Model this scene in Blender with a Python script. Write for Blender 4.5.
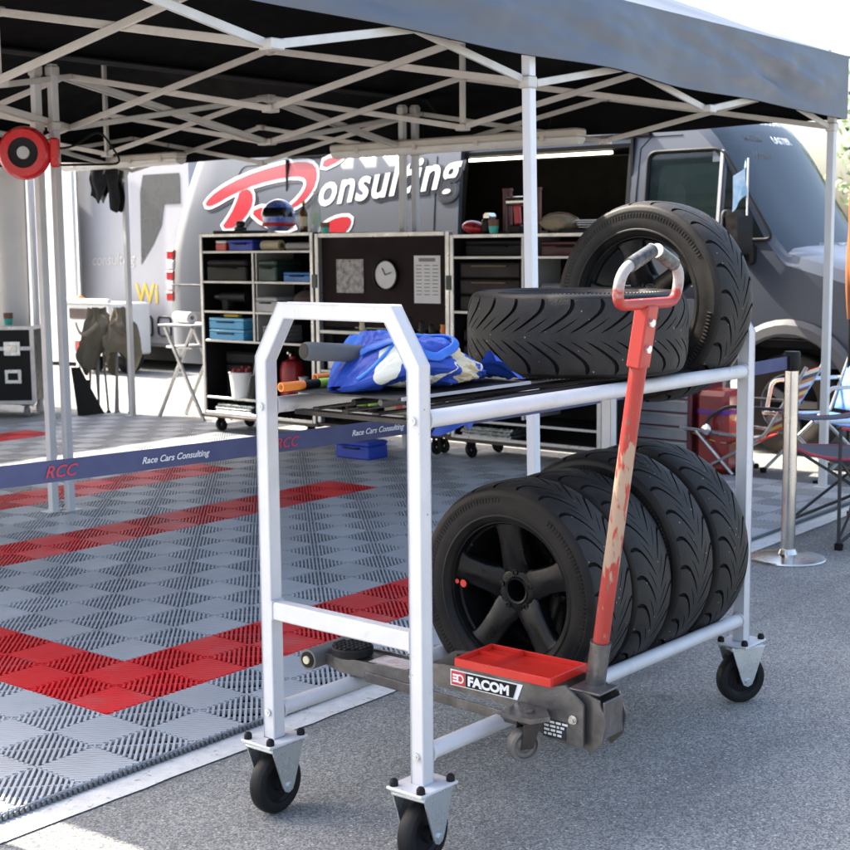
import bpy, bmesh, math, random
from mathutils import Matrix, Vector, noise
PI = math.pi
R = math.radians
random.seed(7)
for o in list(bpy.data.objects):
    bpy.data.objects.remove(o)
scene = bpy.context.scene
col = scene.collection

# ------------------------------------------------------------------ camera
cam_d = bpy.data.cameras.new('camera')
cam = bpy.data.objects.new('camera', cam_d)
col.objects.link(cam)
rt, up, fw = Vector((.62701, -.77895, -.00934)), Vector((.10374, .07162, .99202)), Vector((.77207, .62298, -.12572))
mw = Matrix((rt, up, -fw)).transposed().to_4x4()
mw.translation = (-2.6205, -2.9785, 1.4345)
cam.matrix_world = mw
cam_d.sensor_width = 36
cam_d.lens = 1408.63 / 850 * 36
cam_d.clip_start = .05
cam_d.clip_end = 2000
cam_d.dof.use_dof = True
cam_d.dof.focus_distance = 3.9
cam_d.dof.aperture_fstop = 9
scene.camera = cam

# ------------------------------------------------------------------ sky, sun, exposure
LIGHT = Vector((.14, -.95, -1)).normalized()      # the way the light travels
elev = math.asin(-LIGHT.z)
world = bpy.data.worlds.new('World')
scene.world = world
world.use_nodes = True
wn = world.node_tree.nodes
sky = wn.new('ShaderNodeTexSky')
sky.sky_type = 'NISHITA'
sky.sun_disc = False
sky.sun_elevation = elev
sky.sun_rotation = math.atan2(-LIGHT.x, -LIGHT.y)
sky.air_density = 1.0
sky.dust_density = 5
sky.ozone_density = .6
wn['Background'].inputs[1].default_value = .15
world.node_tree.links.new(sky.outputs[0], wn['Background'].inputs[0])
sun_d = bpy.data.lights.new('sun', 'SUN')
sun_d.energy = 4.2
sun_d.angle = R(.5)
sun_d.color = (1, .93, .82)
sun = bpy.data.objects.new('sun', sun_d)
col.objects.link(sun)
sun.rotation_euler = LIGHT.to_track_quat('-Z', 'Y').to_euler()
scene.view_settings.view_transform = 'Standard'
scene.view_settings.look = 'None'
scene.view_settings.gamma = 1
scene.view_settings.use_curve_mapping = False
scene.view_settings.exposure = 1.95

# ------------------------------------------------------------------ materials
MATS = {}


def mat(name, c, rough=.5, metal=0., c2=None, nscale=8., namt=.5, bump=0., bscale=60., spec=.5, coat=0., detail=5., aniso=None,
        emit=None, estr=0., alpha=None, trans=0., rvar=.12, sheen=0.):
    """principled material; colour wanders between c and c2 by noise, roughness wanders a little, fine bump"""
    if name in MATS:
        return MATS[name]
    if max(c) < .05 and spec == .5 and not metal and not coat:
        spec = .2                                     # dull dark rubber, cloth and plastic
    m = bpy.data.materials.new(name)
    m.use_nodes = True
    nt = m.node_tree
    b = nt.nodes['Principled BSDF']
    b.inputs['Base Color'].default_value = (*c, 1)
    b.inputs['Roughness'].default_value = rough
    b.inputs['Metallic'].default_value = metal
    b.inputs['Specular IOR Level'].default_value = spec
    if coat:
        b.inputs['Coat Weight'].default_value = coat
        b.inputs['Coat Roughness'].default_value = .10
    if trans:
        b.inputs['Transmission Weight'].default_value = trans
    if alpha is not None:
        b.inputs['Alpha'].default_value = alpha
    if emit:
        b.inputs['Emission Color'].default_value = (*emit, 1)
        b.inputs['Emission Strength'].default_value = estr
    if c2 is None:
        c2 = tuple(x * .75 for x in c)
    tc = nt.nodes.new('ShaderNodeTexCoord')
    nz = nt.nodes.new('ShaderNodeTexNoise')
    nz.inputs['Scale'].default_value = nscale
    nz.inputs['Detail'].default_value = detail
    nz.inputs['Roughness'].default_value = .6
    nt.links.new(tc.outputs['Object'], nz.inputs['Vector'])
    rp = nt.nodes.new('ShaderNodeMapRange')
    rp.inputs[1].default_value = .38
    rp.inputs[2].default_value = .68
    rp.inputs[4].default_value = namt
    nt.links.new(nz.outputs[0], rp.inputs[0])
    mx = nt.nodes.new('ShaderNodeMix')
    mx.data_type = 'RGBA'
    mx.inputs[6].default_value = (*c, 1)
    mx.inputs[7].default_value = (*c2, 1)
    nt.links.new(rp.outputs[0], mx.inputs[0])
    nt.links.new(mx.outputs[2], b.inputs['Base Color'])
    if rvar:
        rr = nt.nodes.new('ShaderNodeMapRange')
        rr.inputs[1].default_value = .3
        rr.inputs[2].default_value = .7
        rr.inputs[3].default_value = max(.02, rough - rvar)
        rr.inputs[4].default_value = min(1, rough + rvar)
        nt.links.new(nz.outputs[0], rr.inputs[0])
        nt.links.new(rr.outputs[0], b.inputs['Roughness'])
    if bump:
        n2 = nt.nodes.new('ShaderNodeTexNoise')
        n2.inputs['Scale'].default_value = bscale
        n2.inputs['Detail'].default_value = 4
        nt.links.new(tc.outputs['Object'], n2.inputs['Vector'])
        bp = nt.nodes.new('ShaderNodeBump')
        bp.inputs['Strength'].default_value = bump
        bp.inputs['Distance'].default_value = .004
        nt.links.new(n2.outputs[0], bp.inputs['Height'])
        nt.links.new(bp.outputs[0], b.inputs['Normal'])
    MATS[name] = m
    return m


def nodes_of(m):
    return m.node_tree.nodes, m.node_tree.links, m.node_tree.nodes['Principled BSDF']


def add_chips(m, scale, lo, hi, colour, amt=1., stretch=None):
    """small chips and scuffs with a shape of their own over a material's colour"""
    N, L, b = nodes_of(m)
    tc = N.new('ShaderNodeTexCoord')
    nz = N.new('ShaderNodeTexNoise')
    nz.inputs['Scale'].default_value = scale
    nz.inputs['Detail'].default_value = 6
    nz.inputs['Roughness'].default_value = .65
    if stretch:
        mp = N.new('ShaderNodeMapping')
        mp.inputs['Scale'].default_value = stretch
        L.new(tc.outputs['Object'], mp.inputs['Vector'])
        L.new(mp.outputs[0], nz.inputs['Vector'])
    else:
        L.new(tc.outputs['Object'], nz.inputs['Vector'])
    mr = N.new('ShaderNodeMapRange')
    mr.inputs[1].default_value = lo
    mr.inputs[2].default_value = hi
    mr.inputs[4].default_value = amt
    L.new(nz.outputs[0], mr.inputs[0])
    src = b.inputs['Base Color'].links[0].from_socket
    mx = N.new('ShaderNodeMix')
    mx.data_type = 'RGBA'
    mx.inputs[7].default_value = (*colour, 1)
    L.new(mr.outputs[0], mx.inputs[0])
    L.new(src, mx.inputs[6])
    L.new(mx.outputs[2], b.inputs['Base Color'])
    return m


WHITE = mat('trolley_white', (.58, .58, .59), .38, c2=(.47, .46, .45), nscale=14, namt=.35, bump=.05, bscale=90)
add_chips(WHITE, 46, .70, .72, (.14, .11, .09), .85)
add_chips(WHITE, 9, .60, .74, (.40, .38, .35), .5)
WHITE2 = mat('white_metal', (.62, .62, .61), .4, c2=(.55, .54, .52), nscale=6, namt=.5)
ALU = mat('truss_aluminium', (.62, .59, .54), .42, .25, c2=(.45, .42, .38), nscale=9)
ALU2 = mat('aluminium_edge', (.62, .61, .59), .35, .7, c2=(.42, .41, .4), nscale=12)
ZINC = mat('zinc', (.68, .72, .72), .28, .85, c2=(.5, .55, .56), nscale=20)
CHROME = mat('chrome', (.8, .8, .8), .12, 1., c2=(.6, .6, .6), nscale=10)
STEEL = mat('brushed_steel', (.66, .63, .58), .25, 1., c2=(.5, .48, .44), nscale=5)
BLACK = mat('black_plastic', (.007, .007, .0075), .45, c2=(.014, .014, .014), nscale=15)
BLACKG = mat('black_gloss', (.010, .010, .012), .18, c2=(.016, .016, .018), nscale=9, coat=.3)
DARK = mat('dark_steel', (.035, .033, .032), .38, .6, c2=(.07, .058, .048), nscale=22, namt=.7, bump=.1, bscale=80)
DARK2 = mat('charcoal', (.013, .013, .015), .6, c2=(.022, .022, .022))
GREY = mat('mid_grey', (.22, .22, .23), .55)
LGREY = mat('light_grey', (.45, .45, .46), .5)
RED = mat('red_plastic', (.70, .02, .012), .4, c2=(.45, .02, .02), nscale=10)
REDP = mat('red_paint', (.55, .03, .03), .35, c2=(.4, .02, .02))
WHITEP = mat('white_paper', (.8, .8, .8), .7, c2=(.72, .72, .72))
ORANGE = mat('orange', (.8, .22, .03), .5)
GREEN = mat('lime_green', (.32, .62, .06), .5)
YELLOW = mat('yellow', (.75, .5, .03), .5)
BLUE = mat('blue_plastic', (.02, .16, .5), .4)
BLUE2 = mat('royal_blue', (.02, .06, .42), .5)
TEAL = mat('teal', (.05, .5, .4), .5)
BROWN = mat('brown_wood', (.2, .1, .05), .6, c2=(.1, .05, .03))
CREAM = mat('cream', (.7, .62, .42), .6)


# ------------------------------------------------------------------ mesh helpers
class MB:
    def __init__(self, M=None):
        self.v, self.f, self.mi = [], [], []
        self.M = M or Matrix.Identity(4)
        self.cur = 0

    def add(self, vs, fs, M=None):
        T = self.M @ M if M is not None else self.M
        n = len(self.v)
        self.v += [T @ Vector(p) for p in vs]
        self.f += [tuple(i + n for i in f) for f in fs]
        self.mi += [self.cur] * len(fs)
        return self

    def box(self, c, s, rot=None, bev=0.):
        x, y, z = s[0] / 2, s[1] / 2, s[2] / 2
        M = Matrix.Translation(c)
        if rot is not None:
            M = M @ rot.to_4x4()
        if not bev:
            vs = [(sx * x, sy * y, sz * z) for sx in (-1, 1) for sy in (-1, 1) for sz in (-1, 1)]
            fs = [(0, 1, 3, 2), (4, 6, 7, 5), (0, 4, 5, 1), (2, 3, 7, 6), (0, 2, 6, 4), (1, 5, 7, 3)]
            return self.add(vs, fs, M)
        b = min(bev, x * .9, y * .9, z * .9)
        vs, ix = [], {}
        for sx in (-1, 1):
            for sy in (-1, 1):
                for sz in (-1, 1):
                    for a in range(3):
                        p = [sx * (x - b), sy * (y - b), sz * (z - b)]
                        p[a] = (sx * x, sy * y, sz * z)[a]
                        ix[(sx, sy, sz, a)] = len(vs)
                        vs.append(p)
        fs = []
        for a in range(3):
            o = [i for i in range(3) if i != a]
            for sg in (-1, 1):
                q = []
                for (s1, s2) in ((-1, -1), (1, -1), (1, 1), (-1, 1)):
                    k = [0, 0, 0]
                    k[a] = sg
                    k[o[0]] = s1
                    k[o[1]] = s2
                    q.append(ix[(*k, a)])
                if (sg > 0) == (a == 1):
                    q.reverse()
                fs.append(tuple(q))
        for a in range(3):
            o = [i for i in range(3) if i != a]
            for s1 in (-1, 1):
                for s2 in (-1, 1):
                    k0, k1 = [0] * 3, [0] * 3
                    k0[a], k1[a] = -1, 1
                    k0[o[0]] = k1[o[0]] = s1
                    k0[o[1]] = k1[o[1]] = s2
                    fs.append((ix[(*k0, o[0])], ix[(*k1, o[0])], ix[(*k1, o[1])], ix[(*k0, o[1])]))
        for sx in (-1, 1):
            for sy in (-1, 1):
                for sz in (-1, 1):
                    fs.append(tuple(ix[(sx, sy, sz, a)] for a in range(3)))
        return self.add(vs, fs, M)

    def bar(self, p0, p1, w, h, bev=0., up=(0, 0, 1)):
        """rectangular bar from p0 to p1, w sideways, h along up"""
        p0, p1 = Vector(p0), Vector(p1)
        d = p1 - p0
        z = d.normalized()
        y = Vector(up)
        if abs(y.dot(z)) > .98:
            y = Vector((0, 1, 0))
        x = y.cross(z).normalized()
        y = z.cross(x)
        rot = Matrix((x, y, z)).transposed()
        return self.box((p0 + p1) / 2, (w, h, d.length), rot, bev)

    def tube(self, p0, p1, r, n=12, r2=None, cap=True):
        p0, p1 = Vector(p0), Vector(p1)
        r2 = r if r2 is None else r2
        z = (p1 - p0).normalized()
        x = z.orthogonal().normalized()
        y = z.cross(x)
        vs = []
        for p, rr in ((p0, r), (p1, r2)):
            for i in range(n):
                a = 2 * PI * i / n
                vs.append(p + (x * math.cos(a) + y * math.sin(a)) * rr)
        fs = [(i, (i + 1) % n, n + (i + 1) % n, n + i) for i in range(n)]
        if cap:
            fs += [tuple(range(n - 1, -1, -1)), tuple(range(n, 2 * n))]
        return self.add(vs, fs)

    def path(self, pts, r, n=8, closed=False, flat=1., cap=True):
        pts = [Vector(p) for p in pts]
        m = len(pts)
        vs = []
        x = None
        for i, p in enumerate(pts):
            a = pts[(i - 1) % m] if (closed or i > 0) else p
            b = pts[(i + 1) % m] if (closed or i < m - 1) else p
            t = (b - a).normalized()
            if x is None:
                x = t.orthogonal().normalized()
            x = (x - t * x.dot(t)).normalized()
            y = t.cross(x)
            rr = r[i] if isinstance(r, (list, tuple)) else r
            for k in range(n):
                q = 2 * PI * k / n
                vs.append(p + x * math.cos(q) * rr + y * math.sin(q) * rr * flat)
        fs = []
        for i in range(m if closed else m - 1):
            j = (i + 1) % m
            for k in range(n):
                fs.append((i * n + k, i * n + (k + 1) % n, j * n + (k + 1) % n, j * n + k))
        if cap and not closed:
            fs += [tuple(range(n - 1, -1, -1)), tuple(range((m - 1) * n, m * n))]
        return self.add(vs, fs)

    def lathe(self, prof, n=32, M=None, closed=False, a0=0., a1=2 * PI):
        """prof: (r, h) pairs about local Z"""
        full = abs(a1 - a0 - 2 * PI) < 1e-6
        k = n if full else n + 1
        vs = []
        for r, h in prof:
            for i in range(k):
                a = a0 + (a1 - a0) * i / n
                vs.append((r * math.cos(a), r * math.sin(a), h))
        fs = []
        m = len(prof)
        for j in range(m if closed else m - 1):
            j2 = (j + 1) % m
            for i in range(n):
                i2 = (i + 1) % k
                fs.append((j * k + i, j * k + i2, j2 * k + i2, j2 * k + i))
        if full and not closed:
            if prof[0][0] > 1e-5:
                fs.append(tuple(range(k - 1, -1, -1)))
            if prof[-1][0] > 1e-5:
                fs.append(tuple(range((m - 1) * k, m * k)))
        return self.add(vs, fs, M)

    def prism(self, poly, d, M=None):
        """poly in local XY, extruded from z=0 to z=d"""
        n = len(poly)
        vs = [(p[0], p[1], 0) for p in poly] + [(p[0], p[1], d) for p in poly]
        fs = [tuple(range(n - 1, -1, -1)), tuple(range(n, 2 * n))]
        fs += [(i, (i + 1) % n, n + (i + 1) % n, n + i) for i in range(n)]
        return self.add(vs, fs, M)

    def loft(self, rings, cap=True, closed=True):
        n = len(rings[0])
        vs = [p for r in rings for p in r]
        fs = []
        for j in range(len(rings) - 1):
            for i in range(n if closed else n - 1):
                i2 = (i + 1) % n
                fs.append((j * n + i, j * n + i2, (j + 1) * n + i2, (j + 1) * n + i))
        if cap and closed:
            fs += [tuple(range(n - 1, -1, -1)), tuple(range((len(rings) - 1) * n, len(rings) * n))]
        return self.add(vs, fs)

    def grid(self, fn, nu, nv):
        vs = [fn(i / nu, j / nv) for j in range(nv + 1) for i in range(nu + 1)]
        k = nu + 1
        fs = [(j * k + i, j * k + i + 1, (j + 1) * k + i + 1, (j + 1) * k + i) for j in range(nv) for i in range(nu)]
        return self.add(vs, fs)

    def mesh(self, name, smooth=35, merge=False, fix=True):
        me = bpy.data.meshes.new(name)
        me.from_pydata([tuple(p) for p in self.v], [], self.f)
        if any(self.mi):
            me.polygons.foreach_set('material_index', self.mi)
        if fix or merge:
            bm = bmesh.new()
            bm.from_mesh(me)
            if merge:
                bmesh.ops.remove_doubles(bm, verts=bm.verts, dist=1e-5)
            bmesh.ops.recalc_face_normals(bm, faces=bm.faces)
            bm.to_mesh(me)
            bm.free()
        if smooth:
            me.polygons.foreach_set('use_smooth', [True] * len(me.polygons))
            me.set_sharp_from_angle(angle=R(smooth))
        me.update()
        return me

    def build(self, name, m, parent=None, smooth=35, **kw):
        me = self.mesh(name, smooth, **kw)
        return link(name, me, m, parent)


def link(name, me, m, parent=None):
    o = bpy.data.objects.new(name, me)
    col.objects.link(o)
    for mm in (m if isinstance(m, (list, tuple)) else [m]):
        if mm:
            me.materials.append(mm)
    if parent:
        o.parent = parent
    return o


def thing(name, label, cat, loc=(0, 0, 0), rotz=0., group=None, rot=None):
    o = bpy.data.objects.new(name, None)
    o.empty_display_size = .1
    col.objects.link(o)
    o.location = loc
    o.rotation_euler = rot if rot is not None else (0, 0, rotz)
    return tag(o, label, cat, group)


def tag(o, label, cat, group=None):
    o['label'] = label
    o['category'] = cat
    if group:
        o['group'] = group
    return o


def struct(o, kind='structure'):
    o['kind'] = kind
    return o


def copy_tree(o, parent=None):
    c = o.copy()
    col.objects.link(c)
    c.parent = parent
    for ch in list(o.children):
        copy_tree(ch, c)
    return c


def text_part(name, txt, size, M, m, parent, ext=.0015, shear=0., bold=0., sx=1., align='LEFT', space=1.):
    """lettering as a thin mesh; M places its local XY plane"""
    cu = bpy.data.curves.new('t', 'FONT')
    cu.body = txt
    cu.size = size
    cu.extrude = ext
    cu.shear = shear
    cu.offset = bold
    cu.resolution_u = 3
    cu.align_x = align
    cu.space_character = space
    to = bpy.data.objects.new('t', cu)
    col.objects.link(to)
    dg = bpy.context.evaluated_depsgraph_get()
    me = bpy.data.meshes.new_from_object(to.evaluated_get(dg))
    bpy.data.objects.remove(to)
    me.transform(M @ Matrix.Diagonal((sx, 1, 1, 1)))
    me.materials.clear()
    return link(name, me, m, parent)


def frame(origin, xdir, ydir):
    x = Vector(xdir).normalized()
    y = Vector(ydir).normalized()
    z = x.cross(y).normalized()
    y = z.cross(x)
    M = Matrix((x, y, z)).transposed().to_4x4()
    M.translation = origin
    return M


RX90 = Matrix.Rotation(R(90), 4, 'X')
RY90 = Matrix.Rotation(R(90), 4, 'Y')


def X_lathe():
    """local Z of a lathe to world +X"""
    return Matrix.Rotation(R(90), 4, 'Y')


def fbm(p, s=1., o=4):
    return noise.fractal(Vector(p) * s, 1., 2., o)
# ================================================================== ground, line, tile floor
def asphalt_mat():
    m = mat('asphalt', (.15, .148, .142), .85, rvar=0)
    N, L, b = nodes_of(m)
    tc = N.new('ShaderNodeTexCoord')
    vo = N.new('ShaderNodeTexVoronoi')
    vo.inputs['Scale'].default_value = 210
    L.new(tc.outputs['Object'], vo.inputs['Vector'])
    n1 = N.new('ShaderNodeTexNoise')
    n1.inputs['Scale'].default_value = 1.3
    n1.inputs['Detail'].default_value = 6
    L.new(tc.outputs['Object'], n1.inputs['Vector'])
    n2 = N.new('ShaderNodeTexNoise')
    n2.inputs['Scale'].default_value = 330
    n2.inputs['Detail'].default_value = 3
    L.new(tc.outputs['Object'], n2.inputs['Vector'])
    cr = N.new('ShaderNodeValToRGB')
    e = cr.color_ramp.elements
    e[0].position, e[0].color = .25, (.07, .073, .074, 1)
    e[1].position, e[1].color = .75, (.44, .44, .425, 1)
    e2 = cr.color_ramp.elements.new(.5)
    e2.color = (.212, .217, .212, 1)
    # stone colour per voronoi cell
    sp = N.new('ShaderNodeSeparateColor')
    L.new(vo.outputs['Color'], sp.inputs[0])
    mt = N.new('ShaderNodeMath')
    mt.operation = 'MULTIPLY_ADD'
    mt.inputs[1].default_value = .38
    mt.inputs[2].default_value = .02
    L.new(sp.outputs[0], mt.inputs[0])
    ad = N.new('ShaderNodeMath')
    ad.operation = 'MULTIPLY_ADD'
    ad.inputs[1].default_value = .65
    L.new(n2.outputs[0], ad.inputs[0])
    L.new(mt.outputs[0], ad.inputs[2])
    L.new(ad.outputs[0], cr.inputs[0])
    mx = N.new('ShaderNodeMix')
    mx.data_type = 'RGBA'
    mx.blend_type = 'MULTIPLY'
    mx.inputs[0].default_value = 1
    L.new(cr.outputs[0], mx.inputs[6])
    c2 = N.new('ShaderNodeValToRGB')
    c2.color_ramp.elements[0].position = .3
    c2.color_ramp.elements[0].color = (.72, .72, .73, 1)
    c2.color_ramp.elements[1].position = .7
    c2.color_ramp.elements[1].color = (1.1, 1.09, 1.06, 1)
    L.new(n1.outputs[0], c2.inputs[0])
    L.new(c2.outputs[0], mx.inputs[7])
    # oil spots
    n3 = N.new('ShaderNodeTexNoise')
    n3.inputs['Scale'].default_value = 4.5
    n3.inputs['Detail'].default_value = 2
    L.new(tc.outputs['Object'], n3.inputs['Vector'])
    r3 = N.new('ShaderNodeMapRange')
    r3.inputs[1].default_value = .68
    r3.inputs[2].default_value = .76
    r3.inputs[4].default_value = .55
    L.new(n3.outputs[0], r3.inputs[0])
    m3 = N.new('ShaderNodeMix')
    m3.data_type = 'RGBA'
    m3.inputs[7].default_value = (.09, .09, .092, 1)
    L.new(r3.outputs[0], m3.inputs[0])
    L.new(mx.outputs[2], m3.inputs[6])
    L.new(m3.outputs[2], b.inputs['Base Color'])
    # faint rubber marks: long soft bands, broken by noise
    mp = N.new('ShaderNodeMapping')
    mp.inputs['Rotation'].default_value = (0, 0, R(12))
    mp.inputs['Scale'].default_value = (.35, 4.2, 1)
    L.new(tc.outputs['Object'], mp.inputs['Vector'])
    n5 = N.new('ShaderNodeTexNoise')
    n5.inputs['Scale'].default_value = 1
    n5.inputs['Detail'].default_value = 4
    L.new(mp.outputs[0], n5.inputs['Vector'])
    r5_ = N.new('ShaderNodeMapRange')
    r5_.inputs[1].default_value = .55
    r5_.inputs[2].default_value = .72
    r5_.inputs[4].default_value = .42
    L.new(n5.outputs[0], r5_.inputs[0])
    m5 = N.new('ShaderNodeMix')
    m5.data_type = 'RGBA'
    m5.inputs[7].default_value = (.075, .077, .078, 1)
    L.new(r5_.outputs[0], m5.inputs[0])
    L.new(m3.outputs[2], m5.inputs[6])
    m3 = m5
    # scattered pale stones in the surface
    v2 = N.new('ShaderNodeTexVoronoi')
    v2.inputs['Scale'].default_value = 46
    L.new(tc.outputs['Object'], v2.inputs['Vector'])
    s2 = N.new('ShaderNodeSeparateColor')
    L.new(v2.outputs['Color'], s2.inputs[0])
    a2 = N.new('ShaderNodeMath')
    a2.operation = 'GREATER_THAN'
    a2.inputs[1].default_value = .82
    L.new(s2.outputs[2], a2.inputs[0])
    d2 = N.new('ShaderNodeMath')
    d2.operation = 'LESS_THAN'
    d2.inputs[1].default_value = .17
    L.new(v2.outputs['Distance'], d2.inputs[0])
    p2 = N.new('ShaderNodeMath')
    p2.operation = 'MULTIPLY'
    L.new(a2.outputs[0], p2.inputs[0])
    L.new(d2.outputs[0], p2.inputs[1])
    m4 = N.new('ShaderNodeMix')
    m4.data_type = 'RGBA'
    m4.inputs[7].default_value = (.5, .48, .44, 1)
    L.new(p2.outputs[0], m4.inputs[0])
    L.new(m3.outputs[2], m4.inputs[6])
    L.new(m4.outputs[2], b.inputs['Base Color'])
    bp = N.new('ShaderNodeBump')
    bp.inputs['Strength'].default_value = .55
    bp.inputs['Distance'].default_value = .004
    L.new(ad.outputs[0], bp.inputs['Height'])
    L.new(bp.outputs[0], b.inputs['Normal'])
    return m


ASPHALT = asphalt_mat()
g = MB()
g.grid(lambda a, b: ((a - .5) * 1600, (b - .5) * 1600, 0), 8, 8)
struct(g.build('ground', ASPHALT))


def paint_mat():
    m = mat('road_paint', (.72, .72, .7), .7, c2=(.5, .5, .48), nscale=20, namt=.6, bump=.5, bscale=180)
    N, L, b = nodes_of(m)
    tc = N.new('ShaderNodeTexCoord')
    nz = N.new('ShaderNodeTexNoise')
    nz.inputs['Scale'].default_value = 45
    nz.inputs['Detail'].default_value = 5
    L.new(tc.outputs['Object'], nz.inputs['Vector'])
    mr = N.new('ShaderNodeMapRange')
    mr.inputs[1].default_value = .62
    mr.inputs[2].default_value = .7
    mr.inputs[4].default_value = .6
    L.new(nz.outputs[0], mr.inputs[0])
    src = b.inputs['Base Color'].links[0].from_socket
    mx = N.new('ShaderNodeMix')
    mx.data_type = 'RGBA'
    mx.inputs[7].default_value = (.15, .15, .145, 1)
    L.new(mr.outputs[0], mx.inputs[0])
    L.new(src, mx.inputs[6])
    L.new(mx.outputs[2], b.inputs['Base Color'])
    return m


pl = MB()
rnd = random.Random(3)
edge = []
n = 160
for i in range(n + 1):
    x = -6 + 15 * i / n
    edge.append((x, -.115 + rnd.uniform(-.004, .004), .004))
vs, fs = [], []
for i, p in enumerate(edge):
    vs += [p, (p[0], .03, .004)]
for i in range(n):
    fs.append((2 * i, 2 * i + 2, 2 * i + 3, 2 * i + 1))
pl.add(vs, fs)
struct(pl.build('painted_line', paint_mat()))

TILE_G = mat('tile_grey', (.43, .452, .48), .5, c2=(.36, .382, .41), nscale=3, namt=.7, bump=.06, bscale=200, rvar=.1)
TILE_R = mat('tile_red', (.70, .010, .018), .5, c2=(.60, .009, .016), nscale=3, namt=.6, bump=.06, bscale=200)


def tile_wear(m):
    # each tile a little different, dust lying over them in patches
    N, L, b = nodes_of(m)
    oi = N.new('ShaderNodeObjectInfo')
    hs = N.new('ShaderNodeHueSaturation')
    mr = N.new('ShaderNodeMapRange')
    mr.inputs[3].default_value = .86
    mr.inputs[4].default_value = 1.1
    L.new(oi.outputs['Random'], mr.inputs[0])
    L.new(mr.outputs[0], hs.inputs['Value'])
    src = b.inputs['Base Color'].links[0].from_socket
    L.new(src, hs.inputs['Color'])
    ge = N.new('ShaderNodeNewGeometry')
    nz = N.new('ShaderNodeTexNoise')
    nz.inputs['Scale'].default_value = 2.6
    nz.inputs['Detail'].default_value = 7
    nz.inputs['Roughness'].default_value = .7
    L.new(ge.outputs['Position'], nz.inputs['Vector'])
    m2 = N.new('ShaderNodeMapRange')
    m2.inputs[1].default_value = .5
    m2.inputs[2].default_value = .78
    m2.inputs[4].default_value = .45
    L.new(nz.outputs[0], m2.inputs[0])
    mx = N.new('ShaderNodeMix')
    mx.data_type = 'RGBA'
    mx.inputs[7].default_value = (.30, .28, .26, 1)
    L.new(m2.outputs[0], mx.inputs[0])
    L.new(hs.outputs[0], mx.inputs[6])
    L.new(mx.outputs[2], b.inputs['Base Color'])


tile_wear(TILE_G)
tile_wear(TILE_R)
TH = .019


def tile_mesh(name):
    b = MB()
    pitch, wd = .0167, .0107

    def rib(c, d, ln, w, z0, z1):
        px, py = -d[1] * w / 2, d[0] * w / 2
        hx, hy = d[0] * ln / 2, d[1] * ln / 2
        c4 = [(c[0] - hx - px, c[1] - hy - py), (c[0] + hx - px, c[1] + hy - py), (c[0] + hx + px, c[1] + hy + py), (c[0] - hx + px, c[1] - hy + py)]
        vs = [(x, y, z0) for x, y in c4] + [(x, y, z1) for x, y in c4]
        b.add(vs, [(4, 5, 6, 7), (0, 1, 5, 4), (2, 3, 7, 6), (1, 2, 6, 5), (3, 0, 4, 7)])
    s2 = math.sqrt(.5)
    for qi in range(2):
        for qj in range(2):
            cx, cy = .1 + .2 * qi, .1 + .2 * qj
            light = (qi + qj) % 2 == 0
            d = (s2, -s2) if light else (s2, s2)
            nrm = (-d[1], d[0])
            for k in range(-8, 9):
                o = k * pitch
                ln = 2 * (.1 * math.sqrt(2) - abs(o)) - .006
                if ln > .01:
                    rib((cx + nrm[0] * o, cy + nrm[1] * o), d, ln, .0142 if light else .0080, .001, TH)
            # supports across the ribs, a little lower
            rib((cx, cy), nrm, .276, .006, .002, TH - .0012)
            for o in (-.066, .066):
                rib((cx + d[0] * o, cy + d[1] * o), nrm, 2 * (.1414 - .066) - .008, .004, .002, TH - .004)
    for t in (.0015, .1995, .3985):
        rib((t + .0005, .2), (0, 1), .4, .003, .001, TH - .002)
        rib((.2, t + .0005), (1, 0), .396, .003, .001, TH - .0025)
    return b.mesh(name, smooth=0, fix=False)


tm_g, tm_r = tile_mesh('tile_grey'), tile_mesh('tile_red')
tm_g.materials.append(TILE_G)
tm_r.materials.append(TILE_R)
floor = bpy.data.objects.new('tile_floor', None)
col.objects.link(floor)
struct(floor)


def is_red(i, j):
    if j == 1 and 0 <= i <= 8:
        return True
    if i == 0 and 1 <= j:
        return True
    if j == 6 and 0 <= i <= 8:
        return True
    if j == 9 and i <= 8:
        return True
    if j == 15 and 4 <= i <= 9:
        return True
    return False


for i in range(-4, 13):
    for j in range(0, 17):
        o = bpy.data.objects.new('tile', tm_r if is_red(i, j) else tm_g)
        col.objects.link(o)
        o.parent = floor
        o.location = (i * .4 + rnd.uniform(-.0006, .0006), j * .4 + rnd.uniform(-.0006, .0006), .0065 + rnd.uniform(-.0006, .0008))
        o.rotation_euler = (rnd.uniform(-.0012, .0012), rnd.uniform(-.0012, .0012), rnd.uniform(-.0015, .0015))
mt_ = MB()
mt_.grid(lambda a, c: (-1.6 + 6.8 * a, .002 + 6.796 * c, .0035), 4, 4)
mt_.build('under_tile_shade', mat('under_tile_shade', (.006, .0065, .007), .9), floor)  # black sheet added as painted shade below the rib gaps
# looped locking edge along the front
lp = MB()
for k in range(17 * 24):
    x = -1.6 + (k + .5) * .4 / 24
    lp.box((x, -.006, .0135), (.0105, .012, .014), bev=.003)
lp.box((1.8, -.0005, .0115), (6.8, .003, .01))
lp.build('edge_strip', mat('edge_grey', (.12, .125, .135), .55, c2=(.08, .08, .09)), floor)
# ================================================================== trolley
TX, TY, TTH, TW, TL = -.1715, -.5001, -.0308, .4969, 1.5338
ZR, ZL = 1.047, .268
trolley = thing('wheel_trolley', 'white steel tube trolley on four castors, loaded with racing wheels', 'trolley', (TX, TY, 0), TTH)


def tl(a, b, z):
    return Vector((a, -b, z))


def tw(a, b, z):
    """trolley coordinates to world"""
    return Matrix.Translation((TX, TY, 0)) @ Matrix.Rotation(TTH, 4, 'Z') @ tl(a, b, z)


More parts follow.
